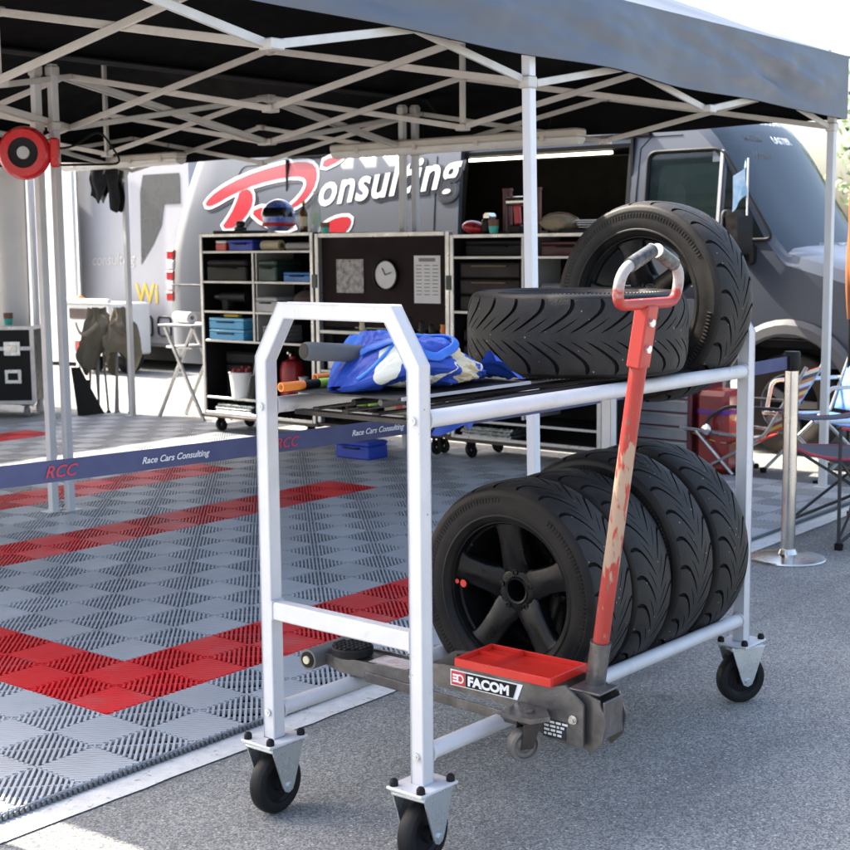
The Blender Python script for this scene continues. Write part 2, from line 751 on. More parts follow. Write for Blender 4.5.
S = .04
for a in (0, TL):
    # arch: one bent square tube drawn as mitred loops
    f = MB()
    hz, top, cut = 1.165, 1.285, .075
    pts = [(0, .2), (0, hz), (cut, top), (TW - cut, top), (TW, hz), (TW, .2)]
    rings = []
    for i, (bb, z) in enumerate(pts):
        p = Vector((bb, z))
        d0 = (p - Vector(pts[i - 1])).normalized() if i else None
        d1 = (Vector(pts[i + 1]) - p).normalized() if i < len(pts) - 1 else None
        d0 = d0 or d1
        d1 = d1 or d0
        t = (d0 + d1).normalized()
        nrm = Vector((-t.y, t.x))
        k = (S / 2) / max(.3, nrm.dot(Vector((-d0.y, d0.x))))
        c = .0025
        ring = []
        for (sn, sa) in ((-1, -1), (1, -1), (1, 1), (-1, 1)):
            for (cn, ca) in (((1 - .12), 1), (1, (1 - .12))) if (sn * sa > 0) else ((1, (1 - .12)), ((1 - .12), 1)):
                q = p + nrm * k * sn * cn
                ring.append(tl(a + sa * ca * S / 2, q.x, q.y))
        rings.append(ring)
    f.loft(rings)
    f.build('end_arch', WHITE, trolley, smooth=30)
    # cross bar
    cb = MB()
    cb.box(tl(a, TW / 2, .534), (.036, TW - S - .002, .046), bev=.004)
    cbo = cb.build('cross_bar', WHITE, trolley)
    for bb in (S / 2 + .001, TW - S / 2 - .001):
        wl = MB()
        pts = []
        for (xa, za) in ((-.018, -.023), (.018, -.023), (.018, .023), (-.018, .023)):
            pts.append((xa, za))
        ring_ = []
        for k in range(4):
            p0, p1 = pts[k], pts[(k + 1) % 4]
            for q in range(10):
                t_ = q / 10
                ring_.append(tl(a + p0[0] + (p1[0] - p0[0]) * t_, bb, .534 + p0[1] + (p1[1] - p0[1]) * t_))
        wl.path(ring_, [.0032 + .0009 * math.sin(k * 2.2) for k in range(40)], 6, closed=True)
        wl.build('weld_bead', WHITE, cbo)
for z, nm in ((ZR, 'top_rail'), (ZL, 'bottom_rail')):
    for b_ in (0, TW):
        t = MB()
        t.tube(tl(S / 2 + .001, b_, z), tl(TL - S / 2 - .001, b_, z), .0205, 20)
        for aa in (S / 2 + .001, TL - S / 2 - .001):
            s = 1 if aa < .5 else -1
            t.tube(tl(aa, b_, z), tl(aa + s * .006, b_, z), .0245, 20)   # weld bead
        t.build(nm, WHITE, trolley, smooth=40)
# bolt heads on the near end frame
for b_ in (0, TW):
    for z in (ZR, ZL):
        t = MB()
        t.tube(tl(-S / 2 + .001, b_, z), tl(-S / 2 - .004, b_, z), .0095, 14)
        t.tube(tl(-S / 2 - .004, b_, z), tl(-S / 2 - .006, b_, z), .005, 6)
        t.build('bolt', ZINC, trolley)

RUB = mat('castor_rubber', (.011, .011, .0115), .5, c2=(.02, .019, .019), nscale=25)
RUBG = mat('castor_hub', (.012, .012, .013), .35)


def castor(a, b_, swivel, first=None):
    c = bpy.data.objects.new('castor', None)
    col.objects.link(c)
    c.parent = trolley
    c.location = tl(a, b_, 0)
    pl = MB()
    pl.box((0, 0, .1955), (.134, .108, .008), bev=.002)
    po = pl.build('mounting_plate', WHITE, c)
    for sx in (-1, 1):
        for sy in (-1, 1):
            bl = MB(Matrix.Translation((sx * .053, sy * .041, .1995)))
            bl.lathe([(.0105, 0), (.0105, .008), (.0095, .0125), (.006, .0165), (0, .018)], 12)
            bl.build('cap_nut', BLACK, po)
    M = Matrix.Rotation(swivel, 4, 'Z')
    fk = MB(M)
    off = 0.
    fk.box((0, 0, .1845), (.118, .098, .0125), bev=.003)
    for s in (-1, 1):
        y0 = s * .046
        poly = [(-.055, .184), (.055, .184), (.05, .168), (.022, .085), (.014, .068), (0, .062), (-.014, .068), (-.022, .085), (-.05, .168)]
        fk.prism(poly, .004, frame((0, y0 + (.002 if s < 0 else .002), 0), (1, 0, 0), (0, 0, 1)))
    for s in (-1, 1):
        fk.tube((0, s * .04, .08), (0, s * .053, .08), .0095, 6)
    fk.build('fork', ZINC, c)
    w = MB(M @ Matrix.Translation((0, 0, .08)) @ Matrix.Rotation(R(90), 4, 'X'))
    w.lathe([(.052, -.018), (.066, -.021), (.074, -.019), (.0785, -.013), (.08, -.006), (.08, .006), (.0785, .013), (.074, .019), (.066, .021), (.052, .018)], 36, closed=True)
    w.build('wheel_tyre', RUB, c)
    h = MB(M @ Matrix.Translation((0, 0, .08)) @ Matrix.Rotation(R(90), 4, 'X'))
    h.lathe([(.012, -.032), (.02, -.032), (.021, -.012), (.045, -.009), (.053, -.016), (.053, .016), (.045, .009), (.021, .012), (.02, .032), (.012, .032)], 30, closed=True)
    h.build('wheel_hub', RUBG, c)
    return c


castor(0, 0, R(2))
castor(0, TW, R(4))
castor(TL, TW, R(-32))
castor(TL, 0, R(12))
# shelf deck slats hidden below the load
for b_, zz in ((.10, ZR - .006), (.20, ZR - .006), (.30, ZR - .006), (.40, ZR - .006)):
    t = MB()
    t.box(tl(.55, b_, zz), (.96, .022, .006), bev=.001)
    t.build('shelf_slat', DARK, trolley)
for a in (.08, .52, 1.02):
    t = MB()
    t.box(tl(a, TW / 2, ZR - .018), (.03, TW - .06, .012), bev=.001)
    t.build('shelf_cross_slat', DARK, trolley)

# ================================================================== wheels
TYR = mat('tyre_tread', (.019, .0185, .018), .55, c2=(.042, .039, .036), nscale=13, namt=.7, bump=.35, bscale=220, rvar=.15)


def tyre_mat(m):
    # grit specks and brown dust
    N, L, b = nodes_of(m)
    tc = N.new('ShaderNodeTexCoord')
    vo = N.new('ShaderNodeTexVoronoi')
    vo.inputs['Scale'].default_value = 62
    L.new(tc.outputs['Object'], vo.inputs['Vector'])
    r1 = N.new('ShaderNodeMapRange')
    r1.inputs[1].default_value = .16
    r1.inputs[2].default_value = .10
    r1.inputs[3].default_value = 0
    r1.inputs[4].default_value = 1
    L.new(vo.outputs['Distance'], r1.inputs[0])
    sp = N.new('ShaderNodeSeparateColor')
    L.new(vo.outputs['Color'], sp.inputs[0])
    gt = N.new('ShaderNodeMath')
    gt.operation = 'GREATER_THAN'
    gt.inputs[1].default_value = .78
    L.new(sp.outputs[1], gt.inputs[0])
    mu = N.new('ShaderNodeMath')
    mu.operation = 'MULTIPLY'
    L.new(r1.outputs[0], mu.inputs[0])
    L.new(gt.outputs[0], mu.inputs[1])
    src = b.inputs['Base Color'].links[0].from_socket
    mx = N.new('ShaderNodeMix')
    mx.data_type = 'RGBA'
    mx.inputs[7].default_value = (.26, .24, .2, 1)
    L.new(mu.outputs[0], mx.inputs[0])
    L.new(src, mx.inputs[6])
    L.new(mx.outputs[2], b.inputs['Base Color'])


tyre_mat(TYR)
SIDE = mat('tyre_sidewall', (.0065, .0065, .007), .48, c2=(.030, .025, .020), nscale=7, namt=.7, bump=.12, bscale=150, rvar=.1)
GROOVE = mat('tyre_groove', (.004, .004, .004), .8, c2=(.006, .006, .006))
RIMB = mat('rim_black', (.0035, .0035, .004), .30, c2=(.006, .006, .006), nscale=20, spec=.22)
RIMIN = mat('rim_barrel', (.005, .005, .0055), .45, c2=(.012, .011, .010), nscale=14)
RT, HW = .308, .1


def tread_mesh():
    b = MB()
    NP = 24
    pa = 2 * PI / NP
    # lateral stations: t in 0..1 across half the tread, then shoulder
    ts = [0, .05, .10, .16, .28, .40, .52, .64, .76, .86, .94, 1.0]
    hw = .088

    def shear(t):
        # circumferential run of the groove in metres
        return .155 * min(t, .55) + .155 * max(0, t - .55) * (1 - .75 * max(0, t - .55) / .45)

    def radius(t):
        return RT - .010 * t ** 3 - .003 * t ** 8
    for s in (-1, 1):
        ph = 0 if s < 0 else pa / 2
        rows = []
        for t in ts:
            if .10 < t < .9:
                wd = .0065 + .0055 * min(1, (t - .1) / .3)
            elif t >= .9:
                wd = .012 - .004 * (t - .9) / .1
            else:
                wd = .0
            dep = 0 if t <= .10 or t >= .995 else min(1, (t - .10) / .1, (1 - t) / .05 + .25) * .0085
            wa = max(wd, .0006) / RT
            row = []
            wobble = .004 * math.sin(t * 6) / RT
            for k in range(NP):
                a0 = ph + k * pa + shear(t) / RT + wobble
                # groove 1 edges, land, short secondary groove between
                row += [(a0 - wa / 2, 0), (a0 - wa * .28, dep), (a0 + wa * .28, dep), (a0 + wa / 2, 0)]
                m = a0 + pa * .5
                d2 = .0045 if .12 < t < .45 else 0
                w2 = .0055 / RT if .12 < t < .45 else .0006 / RT
                l0 = a0 + wa / 2
                row += [(l0 + (m - w2 / 2 - l0) * .5, 0), (m - w2 / 2, 0), (m - w2 * .25, d2), (m + w2 * .25, d2), (m + w2 / 2, 0), (m + (a0 + pa - m) * .5, 0)]
            rows.append((t, row))
        n = len(rows[0][1])
        vs, fs = [], []
        for t, row in rows:
            r = radius(t)
            for a, d in row:
                rr = r - d
                vs.append((s * hw * t, rr * math.sin(a), rr * math.cos(a)))
        for j in range(len(rows) - 1):
            for i in range(n):
                i2 = (i + 1) % n
                fs.append((j * n + i, j * n + i2, (j + 1) * n + i2, (j + 1) * n + i))
        b.add(vs, fs)
        # groove walls and floors take the second material
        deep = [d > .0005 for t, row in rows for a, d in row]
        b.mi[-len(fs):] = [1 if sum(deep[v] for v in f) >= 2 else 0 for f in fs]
    return b.mesh('tread', smooth=40)


def sidewall_mesh():
    b = MB(X_lathe())
    r0 = RT - .013
    for s in (-1, 1):
        pr = [(r0, .088), (r0 - .003, .0925), (r0 - .010, .0965), (r0 - .016, .0975), (r0 - .018, .0985), (r0 - .022, .0985), (r0 - .024, .0978),
              (r0 - .045, .1005), (r0 - .06, .1), (r0 - .072, .097), (r0 - .0735, .0985), (r0 - .078, .0985), (r0 - .08, .096), (.206, .091), (.201, .086), (.199, .08), (.199, .06)]
        b.lathe([(r, s * h) for r, h in pr], 120)
        b.f = [f for f in b.f if len(f) == 4]
        b.mi = [0] * len(b.f)
    b.M = Matrix.Identity(4)
    for s in (-1, 1):
        for k in range(150):
            if (k // 15) % 5 == 4:
                continue
            a = 2 * PI * k / 150
            rr_ = .2615
            c, sn = math.cos(a), math.sin(a)
            M = Matrix.Translation((s * .1003, rr_ * sn, rr_ * c)) @ Matrix.Rotation(-a, 4, 'X')
            b.add([(s * .0009, -.0016, -.006), (s * .0009, .0016, -.006), (s * .0009, .0016, .006), (s * .0009, -.0016, .006), (-s * .001, -.003, -.007), (-s * .001, .003, -.007), (-s * .001, .003, .007), (-s * .001, -.003, .007)],
                  [(0, 1, 2, 3), (4, 5, 1, 0), (5, 6, 2, 1), (6, 7, 3, 2), (7, 4, 0, 3)], M)
    return b.mesh('sidewall', smooth=50)


def barrel_mesh():
    b = MB(X_lathe())
    pr = [(.2, -.084), (.206, -.086), (.207, -.083), (.204, -.079), (.196, -.078), (.1935, -.07), (.1925, -.055), (.187, -.05), (.186, -.03), (.176, .02), (.178, .05), (.192, .06), (.196, .078), (.205, .084), (.2, .086)]
    pr = pr + [(.2, .07), (.2, -.07)]
    b.lathe(pr, 72, closed=True)
    return b.mesh('barrel', smooth=40)


def spoke_mesh():
    b = MB()
    st = [(.05, .044, -.040, .004), (.07, .0435, -.046, -.002), (.085, .0415, -.050, -.010), (.11, .0395, -.055, -.020), (.14, .039, -.060, -.028), (.165, .040, -.0645, -.034), (.182, .045, -.067, -.04), (.191, .055, -.068, -.046)]
    rings = []
    for r, w, xf, xb in st:
        rings.append([(xb, -w * 1.02, r), (xf + .006, -w, r), (xf + .0006, -w * .84, r), (xf, 0, r + .0), (xf + .0006, w * .84, r), (xf + .006, w, r), (xb, w * 1.02, r)])
    b.loft(rings)
    return b.mesh('spoke', smooth=50)


def hub_mesh():
    b = MB(X_lathe())
    b.lathe([(.028, .03), (.028, -.025), (.031, -.041), (.037, -.043), (.040, -.040), (.058, -.0405), (.064, -.036), (.068, -.02), (.07, .03)], 40, closed=True)
    for k in range(5):
        a = 2 * PI * (k + .5) / 5
        M = Matrix.Translation((.052 * math.cos(a), .052 * math.sin(a), -.0415))
        b.lathe([(.0085, 0), (.0085, -.002), (.007, -.0025), (.0065, .006), (0, .006)], 12, M)
    return b.mesh('hub', smooth=40)


ME = dict(tread=tread_mesh(), side=sidewall_mesh(), barrel=barrel_mesh(), spoke=spoke_mesh(), hub=hub_mesh())
for k, m_ in (('tread', TYR), ('side', SIDE), ('barrel', RIMIN), ('spoke', RIMB), ('hub', RIMB)):
    ME[k].materials.append(m_)
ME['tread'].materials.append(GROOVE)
back = MB(X_lathe())
back.lathe([(.0, .03), (.075, .03), (.075, .045), (.17, .05), (.176, .03)], 40)
ME['back'] = back.mesh('drum', smooth=40)
ME['back'].materials.append(DARK2)


def wheel(label, M, spin=0., group=None, marks=False):
    w = thing('racing_wheel', label, 'wheel', group=group)
    w.matrix_world = M @ Matrix.Rotation(spin, 4, 'X')

    def p(n, k, par=w, rx=0):
        o = bpy.data.objects.new(n, ME[k])
        col.objects.link(o)
        o.parent = par
        if rx:
            o.rotation_euler.x = rx
        return o
    t = p('tyre', 'side')
    p('tread', 'tread', t)
    rim = p('rim', 'barrel')
    for k in range(5):
        p('spoke', 'spoke', rim, 2 * PI * k / 5)
    p('hub', 'hub', rim)
    v = MB()
    a = 2 * PI * .11
    v.tube((-.07, .178 * math.sin(a), .178 * math.cos(a)), (-.092, .17 * math.sin(a), .17 * math.cos(a)), .004, 8)
    v.build('valve', BLACK, rim)
    if marks:
        for (yy, zz, r) in ((.168, .012, .0115), (.187, .018, .007)):
            d = MB()
            d.lathe([(0, 0), (r, 0), (r * .9, .0016), (0, .002)], 18, Matrix.Translation((-.0672 - (.004 if r < .01 else 0), yy, zz)) @ Matrix.Rotation(R(-90), 4, 'Y'))
            d.build('paint_dot', mat('orange_red', (.75, .05, .03), .5), rim)
        text_part('chalk_mark', 'H2', .045, frame((-.1015, .262, .075), (0, -1, .25), (0, .25, 1)) @ Matrix.Rotation(R(70), 4, 'Z'), mat('chalk_yellow', (.6, .42, .12), .8), t, ext=.0006)
    return w


TM = Matrix.Translation((TX, TY, 0)) @ Matrix.Rotation(TTH, 4, 'Z')


def seat_z(r, rail):
    return rail + math.sqrt((r + .0205) ** 2 - (TW / 2) ** 2)


lower = [(.635 + .1, 1.0, 0, .0, 'black five-spoke wheel with red paint dot, outermost on the trolley\'s bottom rails'),
         (.635 + .302, 1.0, .7, .01, 'wheel on the bottom rails, second in the row after the red-dotted one'),
         (.635 + .517, 1.045, 2.1, -.012, 'wheel on the bottom rails, third in the row after the red-dotted one'),
         (.635 + .735, 1.045, 3.0, .0, 'wheel on the bottom rails, last in the row by the far castor')]
for i, (a, sc, spin, yaw, lab) in enumerate(lower):
    M = TM @ Matrix.Translation(tl(a, TW / 2, seat_z(RT * sc, ZL))) @ Matrix.Rotation(yaw, 4, 'Z') @ Matrix.Scale(sc, 4, (0, 1, 0)) @ Matrix.Scale(sc, 4, (0, 0, 1))
    wheel(lab, M, spin + (R(-4) if i == 0 else 0), 'wheels on the trolley', marks=(i == 0))
# upright wheel on the top rails
M = TM @ Matrix.Translation(tl(1.395, TW / 2 + .0, seat_z(RT, ZR) - .004)) @ Matrix.Rotation(R(-2), 4, 'Z') @ Matrix.Rotation(R(1.5), 4, 'Y')
wheel('dusty wheel standing upright on the top rails of the trolley', M, 1.0, 'wheels on the trolley')
# wheel lying flat
M = TM @ Matrix.Translation(tl(.970, TW / 2 + .01, ZR + .0205 + .113 + .012)) @ Matrix.Rotation(R(90), 4, 'Y') @ Matrix.Diagonal((1.14, 1.02, 1.02, 1)) @ Matrix.Rotation(.3, 4, 'X')
wheel('wheel lying flat on top of the trolley beside the upright one', M, 0, 'wheels on the trolley')
# ================================================================== trolley jack
jack = thing('trolley_jack', 'low steel trolley jack with red tool tray and long red handle, lying across the trolley', 'jack', (.165, -.37, ZL + .0215), R(-90))
# local X runs from the saddle end to the handle end, local -Y faces the photographer
STK = mat('jack_grey', (.17, .16, .155), .34, .65, c2=(.075, .068, .062), nscale=18, namt=.8, bump=.15, bscale=70)
for s in (-1, 1):
    y0 = s * .068
    pt = [(.36, .062), (.40, .088), (.47, .098), (.80, .102), (.835, .112), (.882, .078), (.887, .072), (.887, -.026), (.882, -.032), (.83, -.03), (.79, -.025), (.72, -.002), (.70, .012), (.66, .03), (.57, .036), (.44, .036), (.40, .03)]
    m = MB()
    m.prism(pt, .007, frame((0, y0 + .0035, 0), (1, 0, 0), (0, 0, 1)))
    m.build('side_plate', STK, jack)
    m = MB()
    m.bar((.20, s * .062, .012), (.74, s * .062, -.006), .006, .026, .001, up=(0, 0, 1))
    m.build('lower_link', STK, jack)
# lift arm
m = MB()
poly = [(.02, .026), (.02, .05), (.06, .048), (.34, .052), (.42, .085), (.42, .03), (.34, .004), (.10, .006), (.05, .02)]
for s in (-1, 1):
    m.prism(poly, .008, frame((0, s * .055 + .004, 0), (1, 0, 0), (0, 0, 1)))
m.box((.20, 0, .042), (.29, .102, .006), bev=.002)
m.build('lift_arm', STK, jack)
# saddle
m = MB(Matrix.Translation((.118, -.022, .046)))
m.lathe([(.0, 0), (.044, 0), (.05, .003), (.057, .006), (.058, .024), (.055, .028), (.0, .028)], 36)
for i in range(-3, 4):
    for j in range(-3, 4):
        if math.hypot(i, j) < 3.3:
            m.box((i * .0155, j * .0155, .03), (.0115, .0115, .006), bev=.0015)
m.build('saddle', mat('saddle_rubber', (.012, .012, .013), .5), jack)
# sticker on the arm
m = MB()
m.box((.255, -.002, .0457), (.13, .075, .0012))
st = m.build('warning_sticker', mat('foil_sticker', (.62, .58, .56), .3, c2=(.4, .2, .18), nscale=55, namt=.9), jack)
# roller
m = MB()
m.tube((.025, -.10, .036), (.025, .10, .036), .029, 24)
m.build('front_roller', mat('roller_grey', (.16, .155, .15), .4, .3), jack)
m = MB()
m.tube((.025, -.1005, .036), (.025, -.103, .036), .022, 20)
m.build('roller_cap', BLACK, jack)
m = MB()
m.tube((.025, -.1032, .036), (.025, -.108, .036), .011, 16)
m.build('roller_nut', CREAM, jack)
# pivot bolt
for (x, z, r) in ((.405, .062, .017), (.375, .05, .009), (.862, .035, .011)):
    m = MB()
    m.tube((x, -.072, z), (x, -.078, z), r, 18)
    m.tube((x, -.078, z), (x, -.087, z), r * .68, 6)
    m.build('pivot_bolt', STEEL, jack)
# red tray
m = MB()
L0, L1, W0, zt = .515, .80, .078, .104
m.box(((L0 + L1) / 2, 0, zt + .006), (L1 - L0 - .01, 2 * W0 - .01, .004))
for s in (-1, 1):
    m.box(((L0 + L1) / 2, s * W0, zt + .009), (L1 - L0 + .004, .006, .022), bev=.0015)
    m.box((L0 if s < 0 else L1, 0, zt + .010), (.006, 2 * W0 - .006, .022), bev=.0015)
m.box((.615, 0, zt + .012), (.006, 2 * W0 - .007, .018))
m.box((.565, .018, zt + .011), (.093, .006, .014))
m.build('tool_tray', mat('tray_red', (.62, .022, .012), .36, c2=(.52, .02, .012), nscale=12), jack)
# maker's plate on the near side plate: red badge, black field, white lettering, white chevron
yb = -.0725
fr = frame((.04, yb, 0), (1, 0, 0), (0, .0, 1))
m = MB()
m.prism([(.455, .050), (.66, .050), (.676, .091), (.455, .091)], -.0012, fr @ Matrix.Translation((0, 0, .001)))
bd = m.build('maker_plate', WHITEP, jack)
bd['label'] = 'sticker reading FACOM'
m = MB()
m.prism([(.459, .053), (.502, .053), (.502, .088), (.459, .088)], -.001, fr @ Matrix.Translation((0, 0, .0028)))
m.build('red_field', REDP, bd)
m = MB()
m.prism([(.504, .053), (.648, .053), (.660, .088), (.504, .088)], -.001, fr @ Matrix.Translation((0, 0, .0028)))
m.build('black_field', BLACK, bd)
text_part('lettering', 'FACOM', .033, fr @ Matrix.Translation((.510, .0585, .0031)), WHITEP, bd, ext=.0004, bold=.0016, sx=1.12)
m = MB()
for k in range(3):
    m.prism([(.464, .060 + k * .008), (.482, .060 + k * .008), (.482, .065 + k * .008), (.464, .065 + k * .008)], .0005, fr @ Matrix.Translation((0, 0, .003)))
m.lathe([(.0075, 0), (.0115, 0), (.0115, .0006), (.0075, .0006)], 20, fr @ Matrix.Translation((.487, .0705, .003)), closed=True)
m.build('emblem', WHITEP, bd)
# small data plate
m = MB()
m.prism([(.735, .022), (.80, .022), (.80, -.022), (.735, -.022)], -.001, fr @ Matrix.Translation((0, 0, .001)))
dp = m.build('data_plate', mat('data_plate', (.04, .04, .04), .4), jack)
m = MB()
rr = random.Random(5)
for k in range(4):
    x = .739
    while x < .792:
        w = rr.uniform(.006, .016)
        m.prism([(x, .014 - k * .010), (x + w, .014 - k * .010), (x + w, .0195 - k * .010), (x, .0195 - k * .010)], .0004, fr @ Matrix.Translation((0, 0, .0021)))
        x += w + .004
m.build('print', WHITEP, dp)
# rear castors on side brackets
for s in (-1, 1):
    c = bpy.data.objects.new('rear_castor', None)
    col.objects.link(c)
    c.parent = jack
    c.location = (.765, s * .118, 0)
    m = MB()
    m.prism([(-.062, -.045), (.02, -.045), (.06, .0), (.035, .045), (-.05, .045)], .012, frame((0, 0, .0345 if s > 0 else .0465), (1, 0, 0), (0, s, 0)))
    m.lathe([(.014, .047), (.014, .053), (.008, .056), (0, .056)], 12)
    m.build('bracket', STK, c)
    m = MB(Matrix.Rotation(R(60 if s < 0 else 20), 4, 'Z'))
    m.lathe([(.026, .022), (.026, .034), (0, .034)], 20)
    for t in (-1, 1):
        m.prism([(-.022, .024), (.022, .024), (.002, -.038), (-.03, -.038)], .004, frame((0, t * .019 + .002, 0), (1, 0, 0), (0, 0, 1)))
    m.build('fork', DARK, c)
    m = MB(Matrix.Rotation(R(60 if s < 0 else 20), 4, 'Z') @ Matrix.Translation((-.014, 0, -.032)) @ RX90)
    m.lathe([(.008, -.014), (.012, -.014), (.02, -.008), (.029, -.008), (.031, -.015), (.039, -.014), (.0405, -.008), (.0405, .008), (.039, .014), (.031, .015), (.029, .008), (.02, .008), (.012, .014), (.008, .014)], 30, closed=True)
    m.build('wheel', mat('jack_wheel', (.17, .16, .15), .5, .4, c2=(.08, .07, .06), nscale=40), c)
# handle yoke
m = MB()
for s in (-1, 1):
    m.prism([(.815, .03), (.825, .088), (.87, .098), (.915, .085), (.935, .03), (.925, -.02), (.895, -.05), (.86, -.03)], .006, frame((0, s * .046 + .003, 0), (1, 0, 0), (0, 0, 1)))
m.box((.87, 0, .095), (.09, .086, .006), bev=.002)
m.box((.925, 0, .035), (.006, .086, .09), bev=.002)
m.build('handle_yoke', STK, jack)
# handle
hb = Vector((.855, .03, .085))
ht = Vector((1.0, .002, .985))
hd = (ht - hb).normalized()
m = MB()
m.tube(hb - hd * .02, hb + hd * .115, .0245, 24)
m.tube(hb + hd * .112, hb + hd * .12, .0255, 24)
m.build('handle_socket', STK, jack)


def worn_red():
    m = mat('worn_red_paint', (.36, .026, .018), .42, rvar=.1)
    N, L, b = nodes_of(m)
    tc = N.new('ShaderNodeTexCoord')
    mp = N.new('ShaderNodeMapping')
    mp.inputs['Scale'].default_value = (70, 70, 20)
    L.new(tc.outputs['Object'], mp.inputs['Vector'])
    nz = N.new('ShaderNodeTexNoise')
    nz.inputs['Scale'].default_value = 1
    nz.inputs['Detail'].default_value = 5
    L.new(mp.outputs[0], nz.inputs['Vector'])
    sx = N.new('ShaderNodeSeparateXYZ')
    L.new(tc.outputs['Object'], sx.inputs[0])
    # worn band round the middle of the shaft (z 0.33 .. 0.58 above the jack)
    cv = N.new('ShaderNodeMapRange')
    cv.interpolation_type = 'SMOOTHSTEP'
    cv.inputs[1].default_value = .30
    cv.inputs[2].default_value = .46
    L.new(sx.outputs[2], cv.inputs[0])
    cv2 = N.new('ShaderNodeMapRange')
    cv2.interpolation_type = 'SMOOTHSTEP'
    cv2.inputs[1].default_value = .76
    cv2.inputs[2].default_value = .60
    L.new(sx.outputs[2], cv2.inputs[0])
    mu = N.new('ShaderNodeMath')
    mu.operation = 'MULTIPLY'
    L.new(cv.outputs[0], mu.inputs[0])
    L.new(cv2.outputs[0], mu.inputs[1])
    ad = N.new('ShaderNodeMath')
    ad.operation = 'MULTIPLY_ADD'
    ad.inputs[1].default_value = .30
    L.new(mu.outputs[0], ad.inputs[0])
    L.new(nz.outputs[0], ad.inputs[2])
    th = N.new('ShaderNodeMapRange')
    th.inputs[1].default_value = .66
    th.inputs[2].default_value = .74
    L.new(ad.outputs[0], th.inputs[0])
    src = b.inputs['Base Color'].links[0].from_socket
    mx = N.new('ShaderNodeMix')
    mx.data_type = 'RGBA'
    mx.inputs[7].default_value = (.36, .24, .165, 1)
    L.new(th.outputs[0], mx.inputs[0])
    L.new(src, mx.inputs[6])
    L.new(mx.outputs[2], b.inputs['Base Color'])
    return m


WR = worn_red()
add_chips(WR, 1, .62, .66, (.16, .10, .08), .8, (60, 60, 14))
add_chips(MATS['tray_red'], 22, .6, .75, (.28, .10, .07), .5)
m = MB()
m.tube(hb + hd * .10, hb + hd * .80, .0195, 24)
m.build('handle_shaft', WR, jack, smooth=40)
# clamp and grip frame
g0 = hb + hd * .79
m = MB()
sd = Vector((0, 1, 0))
nd = hd.cross(sd).normalized()
m.box(g0 + hd * .075, (.036, .05, .145), frame((0, 0, 0), nd, sd).to_3x3(), .004)
cl = m.build('handle_clamp', mat('handle_red', (.40, .028, .02), .4, c2=(.32, .022, .017), nscale=9), jack)
for k in (.05, .11):
    m = MB()
    m.tube(g0 + hd * k - nd * .018 - sd * .004, g0 + hd * k - nd * .026 - sd * .004, .010, 6)
    m.build('bolt', ZINC, cl)


def bend(pts, r, k=5):
    """round the corners of a polyline"""
    pts = [Vector(p) for p in pts]
    out = [pts[0]]
    for i in range(1, len(pts) - 1):
        a, p, c = pts[i - 1], pts[i], pts[i + 1]
        d0, d1 = (a - p), (c - p)
        rr = min(r, d0.length * .49, d1.length * .49)
        q0, q1 = p + d0.normalized() * rr, p + d1.normalized() * rr
        for j in range(k + 1):
            t = j / k
            out.append(q0.lerp(p, t).lerp(p.lerp(q1, t), t))
    out.append(pts[-1])
    return out


gz = g0 + hd * .150
W = .132
pts = [(-.012, .21), (-W * .95, .155), (-W, .03), (-W * .6, 0), (W * .6, 0), (W, .03), (W * .9, .16), (.012, .21)]
pts = [(-.016, .118), (-W, .076), (-W, 0), (W, 0), (W, .076), (.016, .118)]
P3 = [gz + sd * s_ + hd * h_ for s_, h_ in pts]
m = MB()
m.path(bend(P3, .036), .0125, 14)


def grip_mat():
    m = mat('grip_frame', (.38, .028, .02), .4, rvar=.08)
    N, L, b = nodes_of(m)
    tc = N.new('ShaderNodeTexCoord')
    sx = N.new('ShaderNodeSeparateXYZ')
    L.new(tc.outputs['Object'], sx.inputs[0])
    nz = N.new('ShaderNodeTexNoise')
    nz.inputs['Scale'].default_value = 28
    nz.inputs['Detail'].default_value = 4
    L.new(tc.outputs['Object'], nz.inputs['Vector'])
    ad = N.new('ShaderNodeMath')
    ad.operation = 'MULTIPLY_ADD'
    ad.inputs[1].default_value = .16
    L.new(nz.outputs[0], ad.inputs[0])
    L.new(sx.outputs[2], ad.inputs[2])
    z0 = gz.z
    th = N.new('ShaderNodeMapRange')
    th.inputs[1].default_value = z0 + .105
    th.inputs[2].default_value = z0 + .13
    L.new(ad.outputs[0], th.inputs[0])
    src = b.inputs['Base Color'].links[0].from_socket
    mx = N.new('ShaderNodeMix')
    mx.data_type = 'RGBA'
    mx.inputs[7].default_value = (.34, .32, .31, 1)
    L.new(th.outputs[0], mx.inputs[0])
    L.new(src, mx.inputs[6])
    L.new(mx.outputs[2], b.inputs['Base Color'])
    return m


m.build('grip_frame', grip_mat(), jack, smooth=50)
for s in (-1, 1):
    a_ = Vector(P3[1] if s < 0 else P3[4])
    b_ = Vector(P3[0] if s < 0 else P3[5])
    d = (b_ - a_)
    m = MB()
    m.tube(a_ + d * .3, b_ + d * .04, .0165, 18)
    gp = m.build('grip', mat('worn_grip', (.03, .03, .03), .22, c2=(.22, .22, .21), nscale=30, namt=.7), jack)
    m = MB()
    m.tube(b_ + d * .041, b_ + d * .06, .0168, 18)
    m.build('end_cap', mat('grip_cap', (.5, .46, .4), .4), gp)
# ================================================================== pop-up tents
CAN = mat('canopy_outer', (.10, .115, .145), .42, c2=(.092, .105, .13), nscale=2.2, namt=.7, bump=.12, bscale=350, spec=.5, rvar=.05)
LIN = mat('canopy_lining', (.0045, .0045, .005), .85, c2=(.007, .0065, .0065), spec=.12)


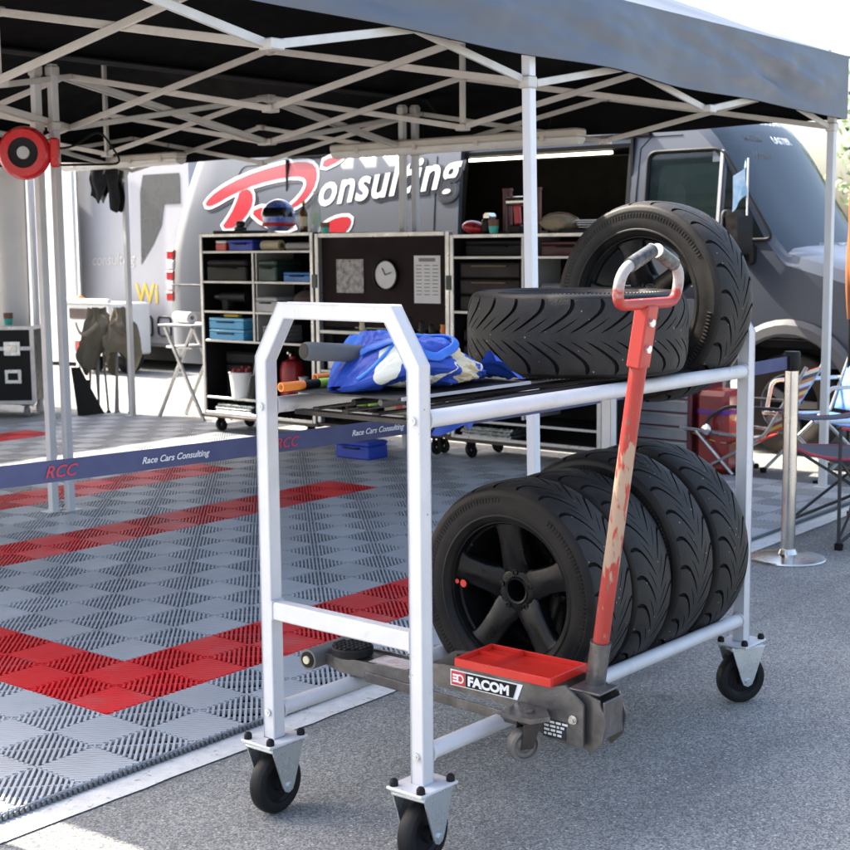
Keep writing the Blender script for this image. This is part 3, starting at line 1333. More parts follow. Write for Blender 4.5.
def canopy(par, x0, x1, y0, y1, peaks, ze, zp, zb, seed, skip=()):
    """roof with two peaks and a drooping valance; outer skin and black lining are separate sheets 12 mm apart"""
    def roof_z(x, y, off):
        xa, xb = peaks
        ym = (y0 + y1) / 2
        dx = min((x - x0) / (xa - x0), (x1 - x) / (x1 - xb))
        dy = min((y - y0) / (ym - y0), (y1 - y) / (y1 - ym))
        t = max(0, min(dx, dy, 1))
        sag = .02 * math.sin(PI * t) * (1 if t < 1 else 0)
        mid = 0
        if xa < x < xb:
            mid = .12 * math.sin(PI * (x - xa) / (xb - xa)) * t
        wr = .012 * fbm((x * 1.5, y * 1.5, seed), 1.3) * min(1, t * 5)
        return ze + (zp - ze) * t - sag - mid + wr - off

    def val(u, v, side, off):
        # u along the perimeter side, v from 0 (top) to 1 (bottom)
        ln = (x1 - x0) if side in (0, 2) else (y1 - y0)
        amp = .02 * v ** .7
        s = u * ln
        w = amp * (math.sin(s * 2.1 + seed) + .5 * math.sin(s * 5.3 + seed * 2)) + .018 * fbm((s * 2, v * 3, seed + side * 7), 1.2) * (4 * v * (1 - v) + .2)
        w += .012 * math.sin((s * 1.3 - v * 2.2) * 4 + side) * v * (1 - v) * 3
        if side == 0:
            # folds pulled from the corner and from the middle bracket
            for (sa, va, sb, vb_, h_, wd_) in ((ln - 1.5, .05, ln - .05, .78, .03, .10), (ln - 1.6, .25, ln - .3, .95, -.022, .10), (ln - 2.9, .1, ln - 1.2, .75, .024, .12), (ln - 4.2, .15, ln - 2.4, .85, .022, .12), (ln - 5.2, .1, ln - 3.9, .7, .02, .14)):
                tt = (s - sa) / (sb - sa)
                if -.1 < tt < 1.1:
                    dv = v - (va + (vb_ - va) * tt)
                    w += h_ * math.exp(-(dv / wd_) ** 2) * max(0, 1 - abs(tt - .5) * 1.7)
        w *= min(1, u * 12, (1 - u) * 12)
        o = .004 - off
        bt = zb + (.016 * (x1 - (x0 + u * ln)) if side == 0 else 0)
        z = ze + (bt - ze) * v + .006 * math.sin(s * 4.1) * v
        if side == 0:
            return (x0 + u * ln, y0 - o + w * -1, z)
        if side == 1:
            return (x1 + o + w, y0 + u * ln, z)
        if side == 2:
            return (x1 - u * ln, y1 + o + w, z)
        return (x0 - o - w, y1 - u * ln, z)
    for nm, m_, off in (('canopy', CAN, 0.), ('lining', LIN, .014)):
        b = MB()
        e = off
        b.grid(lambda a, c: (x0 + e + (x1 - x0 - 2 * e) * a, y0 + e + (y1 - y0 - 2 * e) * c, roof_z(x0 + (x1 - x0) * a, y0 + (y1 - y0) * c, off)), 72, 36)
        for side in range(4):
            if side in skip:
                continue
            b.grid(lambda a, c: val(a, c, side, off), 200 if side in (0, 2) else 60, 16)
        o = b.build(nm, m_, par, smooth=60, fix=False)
        if off == 0:
            cover = o
    # hem
    return cover


def leg(par, x, y, ztop, lean=(0, 0), m_=WHITE2):
    l = MB()
    bx, by = x, y
    tx, ty = x + lean[0], y + lean[1]
    l.bar((bx, by, .008), (tx, ty, ztop), .042, .042, .003, up=(1, 0, 0))
    l.bar((bx, by, .007), (bx + (tx - bx) * .45, by + (ty - by) * .45, ztop * .45), .034, .034, .003, up=(1, 0, 0))
    o = l.build('leg', m_, par)
    f = MB()
    f.box((bx, by, .0285), (.11, .085, .005), bev=.0015)
    f.build('foot_plate', m_, o)
    return o


def slider(par, x, y, z, s=.058):
    b = MB()
    b.box((x, y, z), (s, s, .05), bev=.006)
    return b.build('bracket', ALU, par)


def scissors(par, A, Bp, zu, zl, n=2, off=(0, 0)):
    """n scissor pairs between two posts; each bar is its own part"""
    A, Bp = Vector((*A, 0)), Vector((*Bp, 0))
    d = (Bp - A)
    nrm = Vector((-d.y, d.x, 0)).normalized() * .011
    for k in range(n):
        p, q = A + d * (k / n), A + d * ((k + 1) / n)
        for s, (za, zb_) in ((1, (zu, zl)), (-1, (zl, zu))):
            b = MB()
            b.bar(p + nrm * s + Vector((0, 0, za)), q + nrm * s + Vector((0, 0, zb_)), .013, .031, .002)
            b.build('truss_bar', ALU, par)
    for k in range(1, n):
        p = A + d * (k / n)
        for z in (zu, zl):
            b = MB()
            b.box(p + Vector((0, 0, z)), (.062, .062, .036), bev=.004)
            b.build('bracket', ALU, par)


ZU, ZLW = 2.345, 2.08
ts1 = thing('pop_up_tent', 'grey pop-up canopy tent over the white trolley, with a bright white front leg', 'tent', (2.1, 1.8, 0))
ts2 = thing('pop_up_tent', 'black-lined pop-up tent behind, sheltering the flight case and red cable reel', 'tent', (2.1, 4.8, 0))


def tent(T, ox, oy, x0, x1, y0, y1, legs, seed, ma=.06, mb=.06, skip=()):
    T.location = (ox, oy, 0)
    sh = lambda x, y: (x - ox, y - oy)
    xs = [x0, (x0 + x1) / 2, x1]
    canopy(T, x0 - .06 - ox, x1 + .06 - ox, y0 - ma - oy, y1 + mb - oy, ((xs[0] + xs[1]) / 2 - ox, (xs[1] + xs[2]) / 2 - ox), 2.47, 3.15, 2.125, seed, skip)
    for (x, y, lean, m_) in legs:
        leg(T, x - ox, y - oy, 2.40, lean, m_)
        slider(T, x - ox + lean[0], y - oy + lean[1], ZU + .02)
        slider(T, x - ox + lean[0], y - oy + lean[1], ZLW)
    for y in (y0, y1):
        for k in range(2):
            scissors(T, sh(xs[k], y), sh(xs[k + 1], y), ZU, ZLW)
    for x in (x0, x1):
        scissors(T, sh(x, y0), sh(x, y1), ZU, ZLW)
    for k in range(2):
        xm = (xs[k] + xs[k + 1]) / 2
        scissors(T, sh(xm, y0), sh(xm, y1), ZU, ZLW)
        b = MB()
        b.bar((xm - ox, (y0 + y1) / 2 - oy, ZLW), (xm - ox, (y0 + y1) / 2 - oy, 3.05), .026, .026, .002)
        b.build('peak_post', ALU, T)
    # middle cross truss between the centre legs
    scissors(T, sh(xs[1], y0), sh(xs[1], y1), ZU, ZLW)


LEGW = mat('leg_white', (.8, .81, .83), .35, c2=(.7, .7, .7), nscale=5, namt=.3)
tent(ts1, 2.1, 1.79, -.80, 5.12, .30, 3.275,
     [(2.17, .30, (-.055, 0), LEGW), (5.12, .30, (0.0, 0), WHITE2), (2.045, 3.275, (0, 0), WHITE2), (5.05, 3.275, (0, 0), WHITE2), (-.80, .3, (0, 0), WHITE2), (-.80, 3.275, (0, 0), WHITE2)], 1., .06, .023, (2,))
tent(ts2, 2.1, 4.86, -.80, 5.12, 3.325, 6.36,
     [(1.975, 3.325, (0, 0), WHITE2), (4.98, 3.33, (0, 0), WHITE2), (5.1, 6.45, (0, 0), WHITE2), (-.80, 3.325, (0, 0), WHITE2), (-.80, 6.36, (0, 0), WHITE2), (2.05, 6.36, (0, 0), WHITE2)], 5., .023, .06, (0,))
b = MB(Matrix.Translation((-2.1, -4.86, 0)))
b.box((2.1, 3.30, 2.447), (6.1, .16, .012), bev=.003)
b.build('seam_sun_block', LIN, ts2)  # added strip, keeps sunlight from falling through the seam between the canopies
# ================================================================== van
VX, VY = 7.29, 3.75


def wb(loc, *M):
    """mesh builder that takes world coordinates for a thing standing at loc"""
    return MB(Matrix.Translation(-Vector((loc[0], loc[1], loc[2] if len(loc) > 2 else 0))))


PAINT = mat('van_paint', (.060, .072, .094), .46, .15, c2=(.054, .065, .085), nscale=2, namt=.5, coat=.7, rvar=.03)
nodes_of(PAINT)[2].inputs['Coat Roughness'].default_value = .24
GLASS = mat('tinted_glass', (.02, .035, .035), .05, c2=(.025, .04, .04), nscale=2, alpha=.55, spec=.8, rvar=0)
GLASSW = mat('windscreen_glass', (.08, .11, .13), .05, c2=(.06, .085, .10), nscale=2, alpha=.5, spec=.9, rvar=0)
SEAL = mat('black_seal', (.012, .012, .013), .5)
PLGREY = mat('grey_bumper_plastic', (.10, .10, .105), .6, c2=(.08, .08, .08), bump=.1, bscale=200)
van = thing('van', 'dark grey panel van with open sliding door and red and white lettering', 'van', (VX, VY, 0))
V = (VX, VY)
XN, XF = 6.30, 8.28


def roof_h(v):
    if v >= 2.0:
        return 2.44
    if v >= 1.12:
        t = (v - 1.12) / .88
        return 1.42 + (2.44 - 1.42) * (t - .10 * math.sin(2 * PI * t) * .5 + .10 * math.sin(PI * t))
    if v >= .22:
        return 1.10 + .32 * ((v - .22) / .9) ** .8
    return 1.10 - .5 * ((.22 - v) / .12)


LEV = [.36, .52, .60, .80, .95, 1.10, 1.24, 1.40, 1.46, 1.60, 1.80, 2.0, 2.08, 2.15, 2.25, 2.31]


def side_x(z):
    """tumblehome of the body side"""
    if z < .9:
        return .035 * ((.9 - z) / .55) ** 2
    return .135 * ((z - .9) / 1.4) ** 1.7


def ring(v):
    h = roof_h(v)
    pts = []
    # plan taper at the nose and the rear corners
    tap = 0
    if v < 1.3:
        tap = .22 * ((1.3 - v) / 1.2) ** 2
    if v > 7.15:
        tap = .10 * ((v - 7.15) / .25) ** 2
    for z in LEV:
        zz = min(z, h - .13 + .0 * z)
        lean = 0
        if v > 5.2 and zz > 1.35:
            lean = -(v - 5.2) / 2.2 * .30 * ((zz - 1.35) / .95) ** 1.3
        pts.append((XN + tap + side_x(zz), v + lean, zz))
    b = side_x(min(2.31, h - .13))
    le = -(max(0, v - 5.2)) / 2.2 * .32
    for (dx, dz) in ((.05, -.055), (.13, -.022), (.35, -.008), (.7, 0)):
        x = XN + tap + b + dx
        pts.append((x, v + le, h + dz))
    n = len(pts)
    far = [(XF - (p[0] - XN), p[1], p[2]) for p in reversed(pts)]
    bow = 0
    if .2 < v < 2.1:
        # windscreen and bonnet bow forward in the middle
        k = max(0, math.sin(PI * min(1, (v - .2) / 1.9))) * .03
        pts = [(x, y - k * ((x - XN) / .99) ** .8 if z > h - .06 else y, z) for x, y, z in pts]
        far = [(x, y - k * ((XF - x) / .99) ** .8 if z > h - .06 else y, z) for x, y, z in far]
        sw = .16 * max(0, math.sin(PI * min(1, (v - .2) / 2.0)))
        far = [(x, y + sw * ((x - 7.29) / .99) ** 1.3 if x > 7.29 else y, z) for x, y, z in far]
    return pts + far


ST = sorted(set([.10, .14, .22, .35, .5, .60, .66, .73, .80, .90, 1.0, 1.07, 1.12, 1.18, 1.26, 1.34, 1.42, 1.50, 1.58, 1.63, 1.7, 1.8, 1.9, 2.0, 2.1, 2.2, 2.28, 2.36, 2.6, 3.0, 3.4, 3.88, 4.2, 4.6, 4.9, 5.2, 5.5, 5.9, 6.3, 6.6, 6.9, 7.15, 7.25, 7.33, 7.38, 7.4]))
rings = [ring(v) for v in ST]
NR = len(rings[0])
vs = [p for r in rings for p in r]
fs, fw_, = [], []
nl = len(LEV)
for i in range(len(ST) - 1):
    va, vb = ST[i], ST[i + 1]
    vm = (va + vb) / 2
    for j in range(NR - 1):
        q = (i * NR + j, i * NR + j + 1, (i + 1) * NR + j + 1, (i + 1) * NR + j)
        if j < nl - 1:
            za, zb = LEV[j], LEV[j + 1]
            zm = (za + zb) / 2
            if 2.36 < vm < 3.88 and .52 < zm < 2.15:
                continue                                    # sliding door opening
            if 1.63 < vm < 2.2 and 1.46 < zm < 2.08 and zb < roof_h(va) - .13:
                continue                                    # cab door window
            if math.hypot(vm - 1.07, zm - .36) < .44 and zm < .85:
                continue                                    # wheel arch
        if nl + 0 <= j <= NR - nl - 2 and 1.14 < vm < 1.96:
            fw_.append(q)
            continue                                        # windscreen
        fs.append(q)
fs.append(tuple(range((len(ST) - 1) * NR, len(ST) * NR)))   # rear
fs.append(tuple(range(NR - 1, -1, -1)))
b = wb(V)
b.add(vs, fs)
b.build('body', PAINT, van, smooth=28, fix=False)
b = wb(V)
b.add(vs, fw_)
b.build('windscreen', GLASSW, van, smooth=60, fix=False)
# inside of the load space: dark lining as walls, floor, ceiling
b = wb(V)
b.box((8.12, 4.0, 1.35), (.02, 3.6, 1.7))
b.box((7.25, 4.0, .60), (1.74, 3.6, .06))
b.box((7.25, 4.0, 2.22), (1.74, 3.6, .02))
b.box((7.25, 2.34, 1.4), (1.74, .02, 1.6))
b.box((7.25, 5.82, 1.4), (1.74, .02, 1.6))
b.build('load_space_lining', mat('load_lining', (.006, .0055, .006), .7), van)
b = wb(V)
b.box((8.03, 3.2, 1.18), (.16, 1.7, .03))
b.box((8.03, 3.2, 1.62), (.16, 1.7, .03))
b.build('load_shelf', mat('shelf_brown', (.16, .10, .07), .6), van)
b = wb(V)
b.box((7.48, 4.0, 2.185), (.03, 1.65, .022), bev=.004)
b.build('led_strip', mat('led_warm', (1, .9, .7), .4, emit=(1, .86, .6), estr=3.2), van)
# door opening frame
b = wb(V)
for (y, zz0, zz1) in ((2.36, .52, 2.15), (3.88, .52, 2.15)):
    for k in range(6):
        z0, z1 = zz0 + (zz1 - zz0) * k / 6, zz0 + (zz1 - zz0) * (k + 1) / 6
        b.bar((XN + side_x(z0) + .02, y, z0), (XN + side_x(z1) + .02, y, z1), .045, .03, up=(0, 1, 0))
b.bar((XN + side_x(2.15) + .02, 2.36, 2.15), (XN + side_x(2.15) + .02, 3.88, 2.15), .045, .03)
b.build('door_seal', SEAL, van)
# slid-back door
b = wb(V)
dr = []
DX = -.055


def door_pt(y, z, o=0):
    return (XN + DX + side_x(z) + o, y, z)


n_ = 14
b.grid(lambda a, c: door_pt(3.84 + 1.54 * a + (.055 * max(0, (c - .35)) if a < .5 else 0) * (1 - 2 * a), .46 + 1.74 * c), 12, n_)
b.grid(lambda a, c: door_pt(3.84 + 1.54 * a + (.055 * max(0, (c - .35)) if a < .5 else 0) * (1 - 2 * a), .46 + 1.74 * c, .045), 12, n_)
ed = []
for a in (0, 1):
    b.grid(lambda u_, c: door_pt(3.84 + 1.54 * a + (.055 * max(0, (c - .35)) if a < .5 else 0), .46 + 1.74 * c, .045 * u_), 1, n_)
b.grid(lambda u_, c: door_pt(3.84 + 1.54 * u_, 2.2, .045 * c), 6, 1)
sd_ = b.build('sliding_door', PAINT, van, smooth=40, merge=True)
b = wb(V)
b.path([door_pt(4.08 + .03 * t, .9 + 1.25 * t, -.002) for t in [k / 8 for k in range(9)]], .0035, 6)
b.build('swage_line', SEAL, sd_)
# panel seams and the blind window outline
b = wb(V)


def side_path(pts, o=-.001):
    return [(XN + side_x(z) + o, y, z) for y, z in pts]


b.path(side_path(bend([(5.5, 1.45, 0), (5.5, 2.17, 0), (6.5, 2.17, 0), (6.62, 1.45, 0), (5.5, 1.45, 0)], .1) and [(p[0], p[1]) for p in bend([(5.5, 1.45, 0), (5.5, 2.17, 0), (6.42, 2.17, 0), (6.60, 1.45, 0), (5.5, 1.45, 0)], .1)]), .0045, 6)
b.build('panel_seam', SEAL, van)
b = wb(V)
b.path(side_path([(2.30, .5), (2.30, .9), (2.30, 1.4), (2.29, 1.8), (2.28, 2.12), (2.2, 2.2), (1.95, 2.2)]), .0045, 6)
b.build('cab_door_seam', SEAL, van)
b = wb(V)
b.path(side_path([(5.42 + (7.3 - 5.42) * k / 10, 1.10) for k in range(11)], .002), .005, 6)
b.build('crease', SEAL, van)
b = wb(V)
for k in range(12):
    y0_, y1_ = 5.42 + k * .138, 5.42 + (k + 1) * .138
    b.bar((XN - .008, y0_, .78), (XN - .008, y1_, .78), .03, .13)
b.build('side_moulding', PLGREY, van)
b = wb(V)
b.bar((XN - .006, 1.58, .78), (XN - .006, 2.34, .78), .03, .13)
b.build('side_moulding', PLGREY, van)
# cab window: frame, panes
b = wb(V)
wp = bend([(2.21, 1.45, 0), (2.21, 2.09, 0), (1.63, 2.09, 0), (1.20, 1.46, 0), (2.21, 1.45, 0)], .07)
b.path([(XN + side_x(p.y) - .003, p.x, p.y) for p in wp], .013, 8)
b.build('window_frame', SEAL, van)
b = wb(V)
b.grid(lambda a, c: (XN + side_x(1.46 + .62 * c) + .012, 1.63 + .57 * a, 1.46 + .62 * c), 4, 5)
b.build('door_pane', GLASS, van, fix=False)
b = wb(V)
b.bar((XN + side_x(1.46) - .004, 1.625, 1.46), (XN + side_x(2.08) - .004, 1.625, 2.08), .02, .022)
b.build('window_post', LGREY, van)
b = wb(V)
tri = [(1.585, 1.475), (1.585, 1.98), (1.27, 1.475)]
vs = [(XN + side_x(z) - .004, y, z) for y, z in tri]
b.add(vs, [(0, 1, 2)])
b.build('quarter_pane', mat('black_glass', (.006, .010, .010), .06, spec=.8, rvar=0), van, fix=False)
# cab interior: floor, dashboard, seats, steering wheel, far side dark trim
b = wb(V)
b.box((7.29, 1.55, .75), (1.8, 1.5, .05))
b.box((7.29, 1.18, 1.16), (1.7, .35, .38), bev=.05)
b.build('dashboard', DARK2, van)
for sx in (6.75, 7.8):
    s_ = wb(V)
    s_.box((sx, 1.95, .98), (.48, .5, .16), bev=.04)
    s_.box((sx, 2.16, 1.36), (.46, .14, .66), Matrix.Rotation(R(-8), 3, 'X'), .05)
    s_.box((sx, 2.2, 1.78), (.26, .1, .2), bev=.04)
    s_.build('seat', mat('seat_cloth', (.05, .055, .055), .8), van)
b = wb(V)
b.lathe([(.18, -.012), (.192, 0), (.18, .012), (.168, 0)], 28, Matrix.Translation((6.78, 1.52, 1.33)) @ Matrix.Rotation(R(62), 4, 'X'), closed=True)
b.build('steering_wheel', BLACK, van)
b = wb(V)
b.box((7.5, 1.22, 1.375), (.5, .22, .06), bev=.02)
b.box((7.35, 1.2, 1.42), (.3, .16, .03), Matrix.Rotation(.2, 3, 'Z'))
b.build('paper_on_dashboard', WHITEP, van)
# windscreen lettering (race entry sticker)
for k, (t_, yy) in enumerate((('SK-CON', 1.745), ('LASTER', 1.63))):
    h_ = roof_h(yy)
    sl = Vector((0, .06, roof_h(yy + .06) - h_)).normalized()
    text_part('windscreen_lettering', t_, .085, Matrix.Translation((-VX, -VY, 0)) @ frame((6.98, yy - .115, h_ + .012), (1, -.02, 0), sl), WHITEP, van, ext=.001, bold=.002)
# mirror
b = wb(V)
b.loft([[(6.20 + dx, 1.40 + dy * s, 1.36 + (.30 * t)) for dx, dy in ((-.12, -.05), (-.10, .05), (.06, .06), (.08, -.02), (0, -.1))] for t, s in ((0, .8), (.12, 1.05), (.85, 1.05), (1, .75))])
b.box((6.33, 1.37, 1.36), (.16, .10, .14), bev=.02)
mr = b.build('mirror', BLACK, van)
b = wb(V)
b.box((6.185, 1.467, 1.51), (.15, .006, .24), Matrix.Rotation(R(-8), 3, 'Z'), .002)
b.build('mirror_glass', mat('mirror_glass', (.5, .52, .53), .05, 1.), mr)
b = wb(V)
b.path(bend([(6.10, 1.472, 1.40), (6.10, 1.472, 1.655), (6.28, 1.462, 1.655)], .05), .008, 8)
b.build('mirror_rim', PLGREY, mr)
# wheel arch flare and wheel
b = wb(V)
rg = []
for k in range(21):
    a = R(-8) + (PI + R(16)) * k / 20
    ca, sa = math.cos(a), math.sin(a)
    rg.append([(XN - .03 + dx, 1.07 + r * ca, .36 + r * sa * 1.06) for r, dx in ((.43, .02), (.445, -.012), (.50, -.008), (.535, .03), (.50, .06))])
b.loft(rg)
b.build('wheel_arch', PLGREY, van)
b = wb(V)
b.box((6.78, 1.07, .55), (.5, .95, .75))
b.build('wheel_well', SEAL, van)
for wy in (1.07, 5.6):
    wv = bpy.data.objects.new('road_wheel', None)
    col.objects.link(wv)
    wv.parent = van
    wv.location = (6.43 - VX, wy - VY, .345)
    b = MB(X_lathe())
    b.lathe([(.21, -.10), (.25, -.115), (.30, -.118), (.335, -.10), (.345, -.08), (.347, 0), (.345, .08), (.335, .10), (.21, .10)], 48, closed=True)
    b.build('tyre', mat('van_tyre', (.03, .026, .022), .75, c2=(.06, .048, .038), nscale=6, namt=.6), wv)
    b = MB(X_lathe())
    b.lathe([(.215, -.10), (.215, -.09), (.205, -.085), (.195, -.03), (.195, .08), (.215, .09)], 40)
    b.f = [f for f in b.f if len(f) == 4]
    b.mi = [0] * len(b.f)
    b.build('rim', mat('alloy', (.32, .32, .33), .35, .7), wv)
    for k in range(5):
        s_ = MB(Matrix.Rotation(2 * PI * k / 5 + .3, 4, 'X'))
        s_.loft([[(-.06, -.03, .03), (-.03, -.03, .03), (-.03, .03, .03), (-.06, .03, .03)], [(-.085, -.022, .2), (-.05, -.022, .2), (-.05, .022, .2), (-.085, .022, .2)]])
        s_.build('spoke', MATS['alloy'], wv)
    b = MB(X_lathe())
    b.lathe([(.0, -.07), (.05, -.068), (.055, -.03), (.19, -.01), (.19, 0), (0, 0)], 24)
    b.build('hub', DARK2, wv)
# tail light and rear reflectors
b = wb(V)
for k, m_ in enumerate((0, 1, 0, 1, 0)):
    b.cur = m_
    z0 = .94 + k * .098
    y = 7.345 - (.0 if z0 < 1.35 else .03)
    b.box((XN + .052 + side_x(z0), y, z0 + .048), (.06, .10, .092), bev=.012)
b.build('tail_light', [mat('tail_red', (.5, .015, .015), .15, coat=.5), mat('tail_clear', (.75, .72, .7), .15, coat=.5)], van)
b = wb(V)
b.path([(6.55, 1.6, 2.44), (6.53, 1.55, 2.47), (6.51, 1.44, 2.49)], [.03, .05, .012], 10, flat=.6)
b.path([(7.29, 2.0, 2.43), (7.29, 1.9, 2.55)], .008, 6)
b.build('roof_aerial', BLACK, van)
# ---- livery
LR = mat('livery_red', (.42, .012, .022), .3, c2=(.38, .012, .02), coat=.6, rvar=.03)
LW = mat('livery_white', (.8, .8, .8), .3, c2=(.75, .75, .75), coat=.6, rvar=.03)
LB = mat('livery_shadow', (.03, .035, .042), .3, coat=.6, rvar=.03)


def offset_poly(p, d):
    n = len(p)
    area = sum(p[i][0] * p[(i + 1) % n][1] - p[(i + 1) % n][0] * p[i][1] for i in range(n))
    sg = 1 if area > 0 else -1
    out = []
    for i in range(n):
        a, c, e = Vector(p[i - 1]), Vector(p[i]), Vector(p[(i + 1) % n])
        d0, d1 = (c - a).normalized(), (e - c).normalized()
        n0, n1 = Vector((d0.y, -d0.x)) * sg, Vector((d1.y, -d1.x)) * sg
        m = (n0 + n1)
        m = m.normalized() if m.length > .2 else n0
        k = d / max(.45, m.dot(n0))
        out.append((c.x + m.x * k, c.y + m.y * k))
    return out


def smooth_poly(p, it=2):
    for _ in range(it):
        q = []
        n = len(p)
        for i in range(n):
            a, c = Vector(p[i]), Vector(p[(i + 1) % n])
            q += [tuple(a.lerp(c, .25)), tuple(a.lerp(c, .75))]
        p = q
    return p


from mathutils.geometry import tessellate_polygon


def decal(name, poly, par, m_, o, base=0.):
    """flat vinyl cut to poly (y, z), laid o metres proud of the body side"""
    # split into thin rows so that it follows the tumblehome
    tris = tessellate_polygon([[Vector((y, z, 0)) for y, z in poly]])
    b = wb(V)
    b.add([(XN + base + side_x(z) - o, y, z) for y, z in poly], [tuple(t) for t in tris])
    bm = bmesh.new()
    me = b.mesh(name, smooth=0, fix=False)
    return link(name, me, m_, par)


RA = [(6.851, 1.856), (6.705, 1.957), (6.399, 2.07), (5.95, 2.16), (5.627, 2.182), (5.49, 2.14), (5.459, 2.043), (5.496, 1.931), (5.595, 1.838), (5.702, 1.786), (5.788, 1.776), (5.666, 1.855), (5.592, 1.934), (5.577, 2.003), (5.631, 2.05), (5.823, 2.054), (6.175, 2.009), (6.496, 1.926), (6.734, 1.831), (6.829, 1.82)]
RB = [(6.404, 1.948), (6.276, 1.966), (6.225, 1.886), (6.251, 1.778), (6.416, 1.624), (6.625, 1.612), (6.504, 1.737), (6.43, 1.861)]
RL = [(6.252, 1.756), (6.071, 1.805), (5.911, 1.73), (5.665, 1.622), (5.816, 1.581), (6.098, 1.66)]
C1 = [(5.345, 2.36), (5.131, 2.294), (5.169, 2.214), (5.362, 2.114)]
C2 = [(5.33, 1.50), (5.339, 1.572), (5.28, 1.639), (5.125, 1.69), (4.985, 1.687), (4.991, 1.617), (5.047, 1.565), (5.1, 1.50)]
XS = 0.
for nm, P, par, base in (('red_letter', RA, van, 0), ('red_letter', RB, van, 0), ('red_letter', RL, van, 0)):
    P = smooth_poly(P, 1)
    decal('red_letter_shadow', [(y - .035, z - .03) for y, z in offset_poly(P, .03)], par, LB, .004, base)
    decal('red_letter_outline', offset_poly(P, .032), par, LW, .007, base)
    decal(nm, P, par, LR, .0105, base)
for P in ([(5.34, 2.19), (5.131, 2.19), (5.169, 2.16), (5.36, 2.10)], C2):
    P = [(y, min(z, 2.19)) for y, z in P]
    decal('red_letter_outline', offset_poly(smooth_poly(P, 1), .028), sd_, LW, .004, DX)
    decal('red_letter', smooth_poly(P, 1), sd_, LR, .0075, DX)
decal('red_letter', [(5.35, 2.3), (5.11, 2.3), (5.15, 2.22), (5.35, 2.22)], van, LR, .004, 0)
# white 'onsulting', rising to the right: a heavy dark outline behind a white face
dirx = Vector((0, -1, .082)).normalized()
o0 = Vector((XN + DX + side_x(1.95) - .018, 5.40, 1.785))
Mt = Matrix.Translation((-VX, -VY, 0)) @ frame(o0, dirx, (side_x(2.1) - side_x(1.8), 0, .3))
text_part('lettering_outline', 'onsulting', .40, Mt @ Matrix.Translation((.012, -.012, -.003)), LB, sd_, ext=.001, shear=.30, bold=.026, sx=.985, space=1.055)
text_part('lettering', 'onsulting', .40, Mt @ Matrix.Translation((0, 0, .004)), LW, sd_, ext=.001, shear=.30, bold=.008, sx=.985, space=1.055)
# rolled strap hanging in the door opening, pennant on the mirror
fl = thing('pennant', 'small light blue and white pennant on a stick at the van mirror', 'flag', (6.12, 1.30, 1.62))
b = MB()
b.tube((0, 0, 0), (.035, .015, .38), .006, 8)
b.build('stick', WHITEP, fl)
b = MB()
b.grid(lambda a, c: (.012 - .14 * a * (1 - .5 * c) + .02 * math.sin(3 * a), .005 + .02 * math.sin(5 * a + 2 * c) + .06 * a, .14 + .24 * c - .12 * a), 10, 8)
b.build('cloth', mat('pennant_blue', (.30, .55, .72), .8, c2=(.75, .78, .8), nscale=14, namt=1.), fl, fix=False)
# ================================================================== flight-case cabinets and their contents
EDGE = ALU2
# the whole row was measured at one size and is set down a little smaller and nearer: x, y, z -> KC * (x, y, z) + offset
KC = .9415
KO = Vector((-.153, -.174, .0839))
thing_plain = thing


def row_thing(name, label, cat, loc=(0, 0, 0), rotz=0., group=None, rot=None):
    o = thing_plain(name, label, cat, Vector((loc[0], loc[1], loc[2] if len(loc) > 2 else 0)) * KC + KO, rotz, group, rot)
    o.scale = (KC, KC, KC)
    return o


thing = row_thing
INN = mat('cabinet_inside', (.006, .0055, .006), .75, c2=(.010, .009, .009))
SHELF = mat('shelf_edge', (.62, .61, .58), .4, .3, c2=(.5, .49, .46))
XC, DC = 5.24, .46


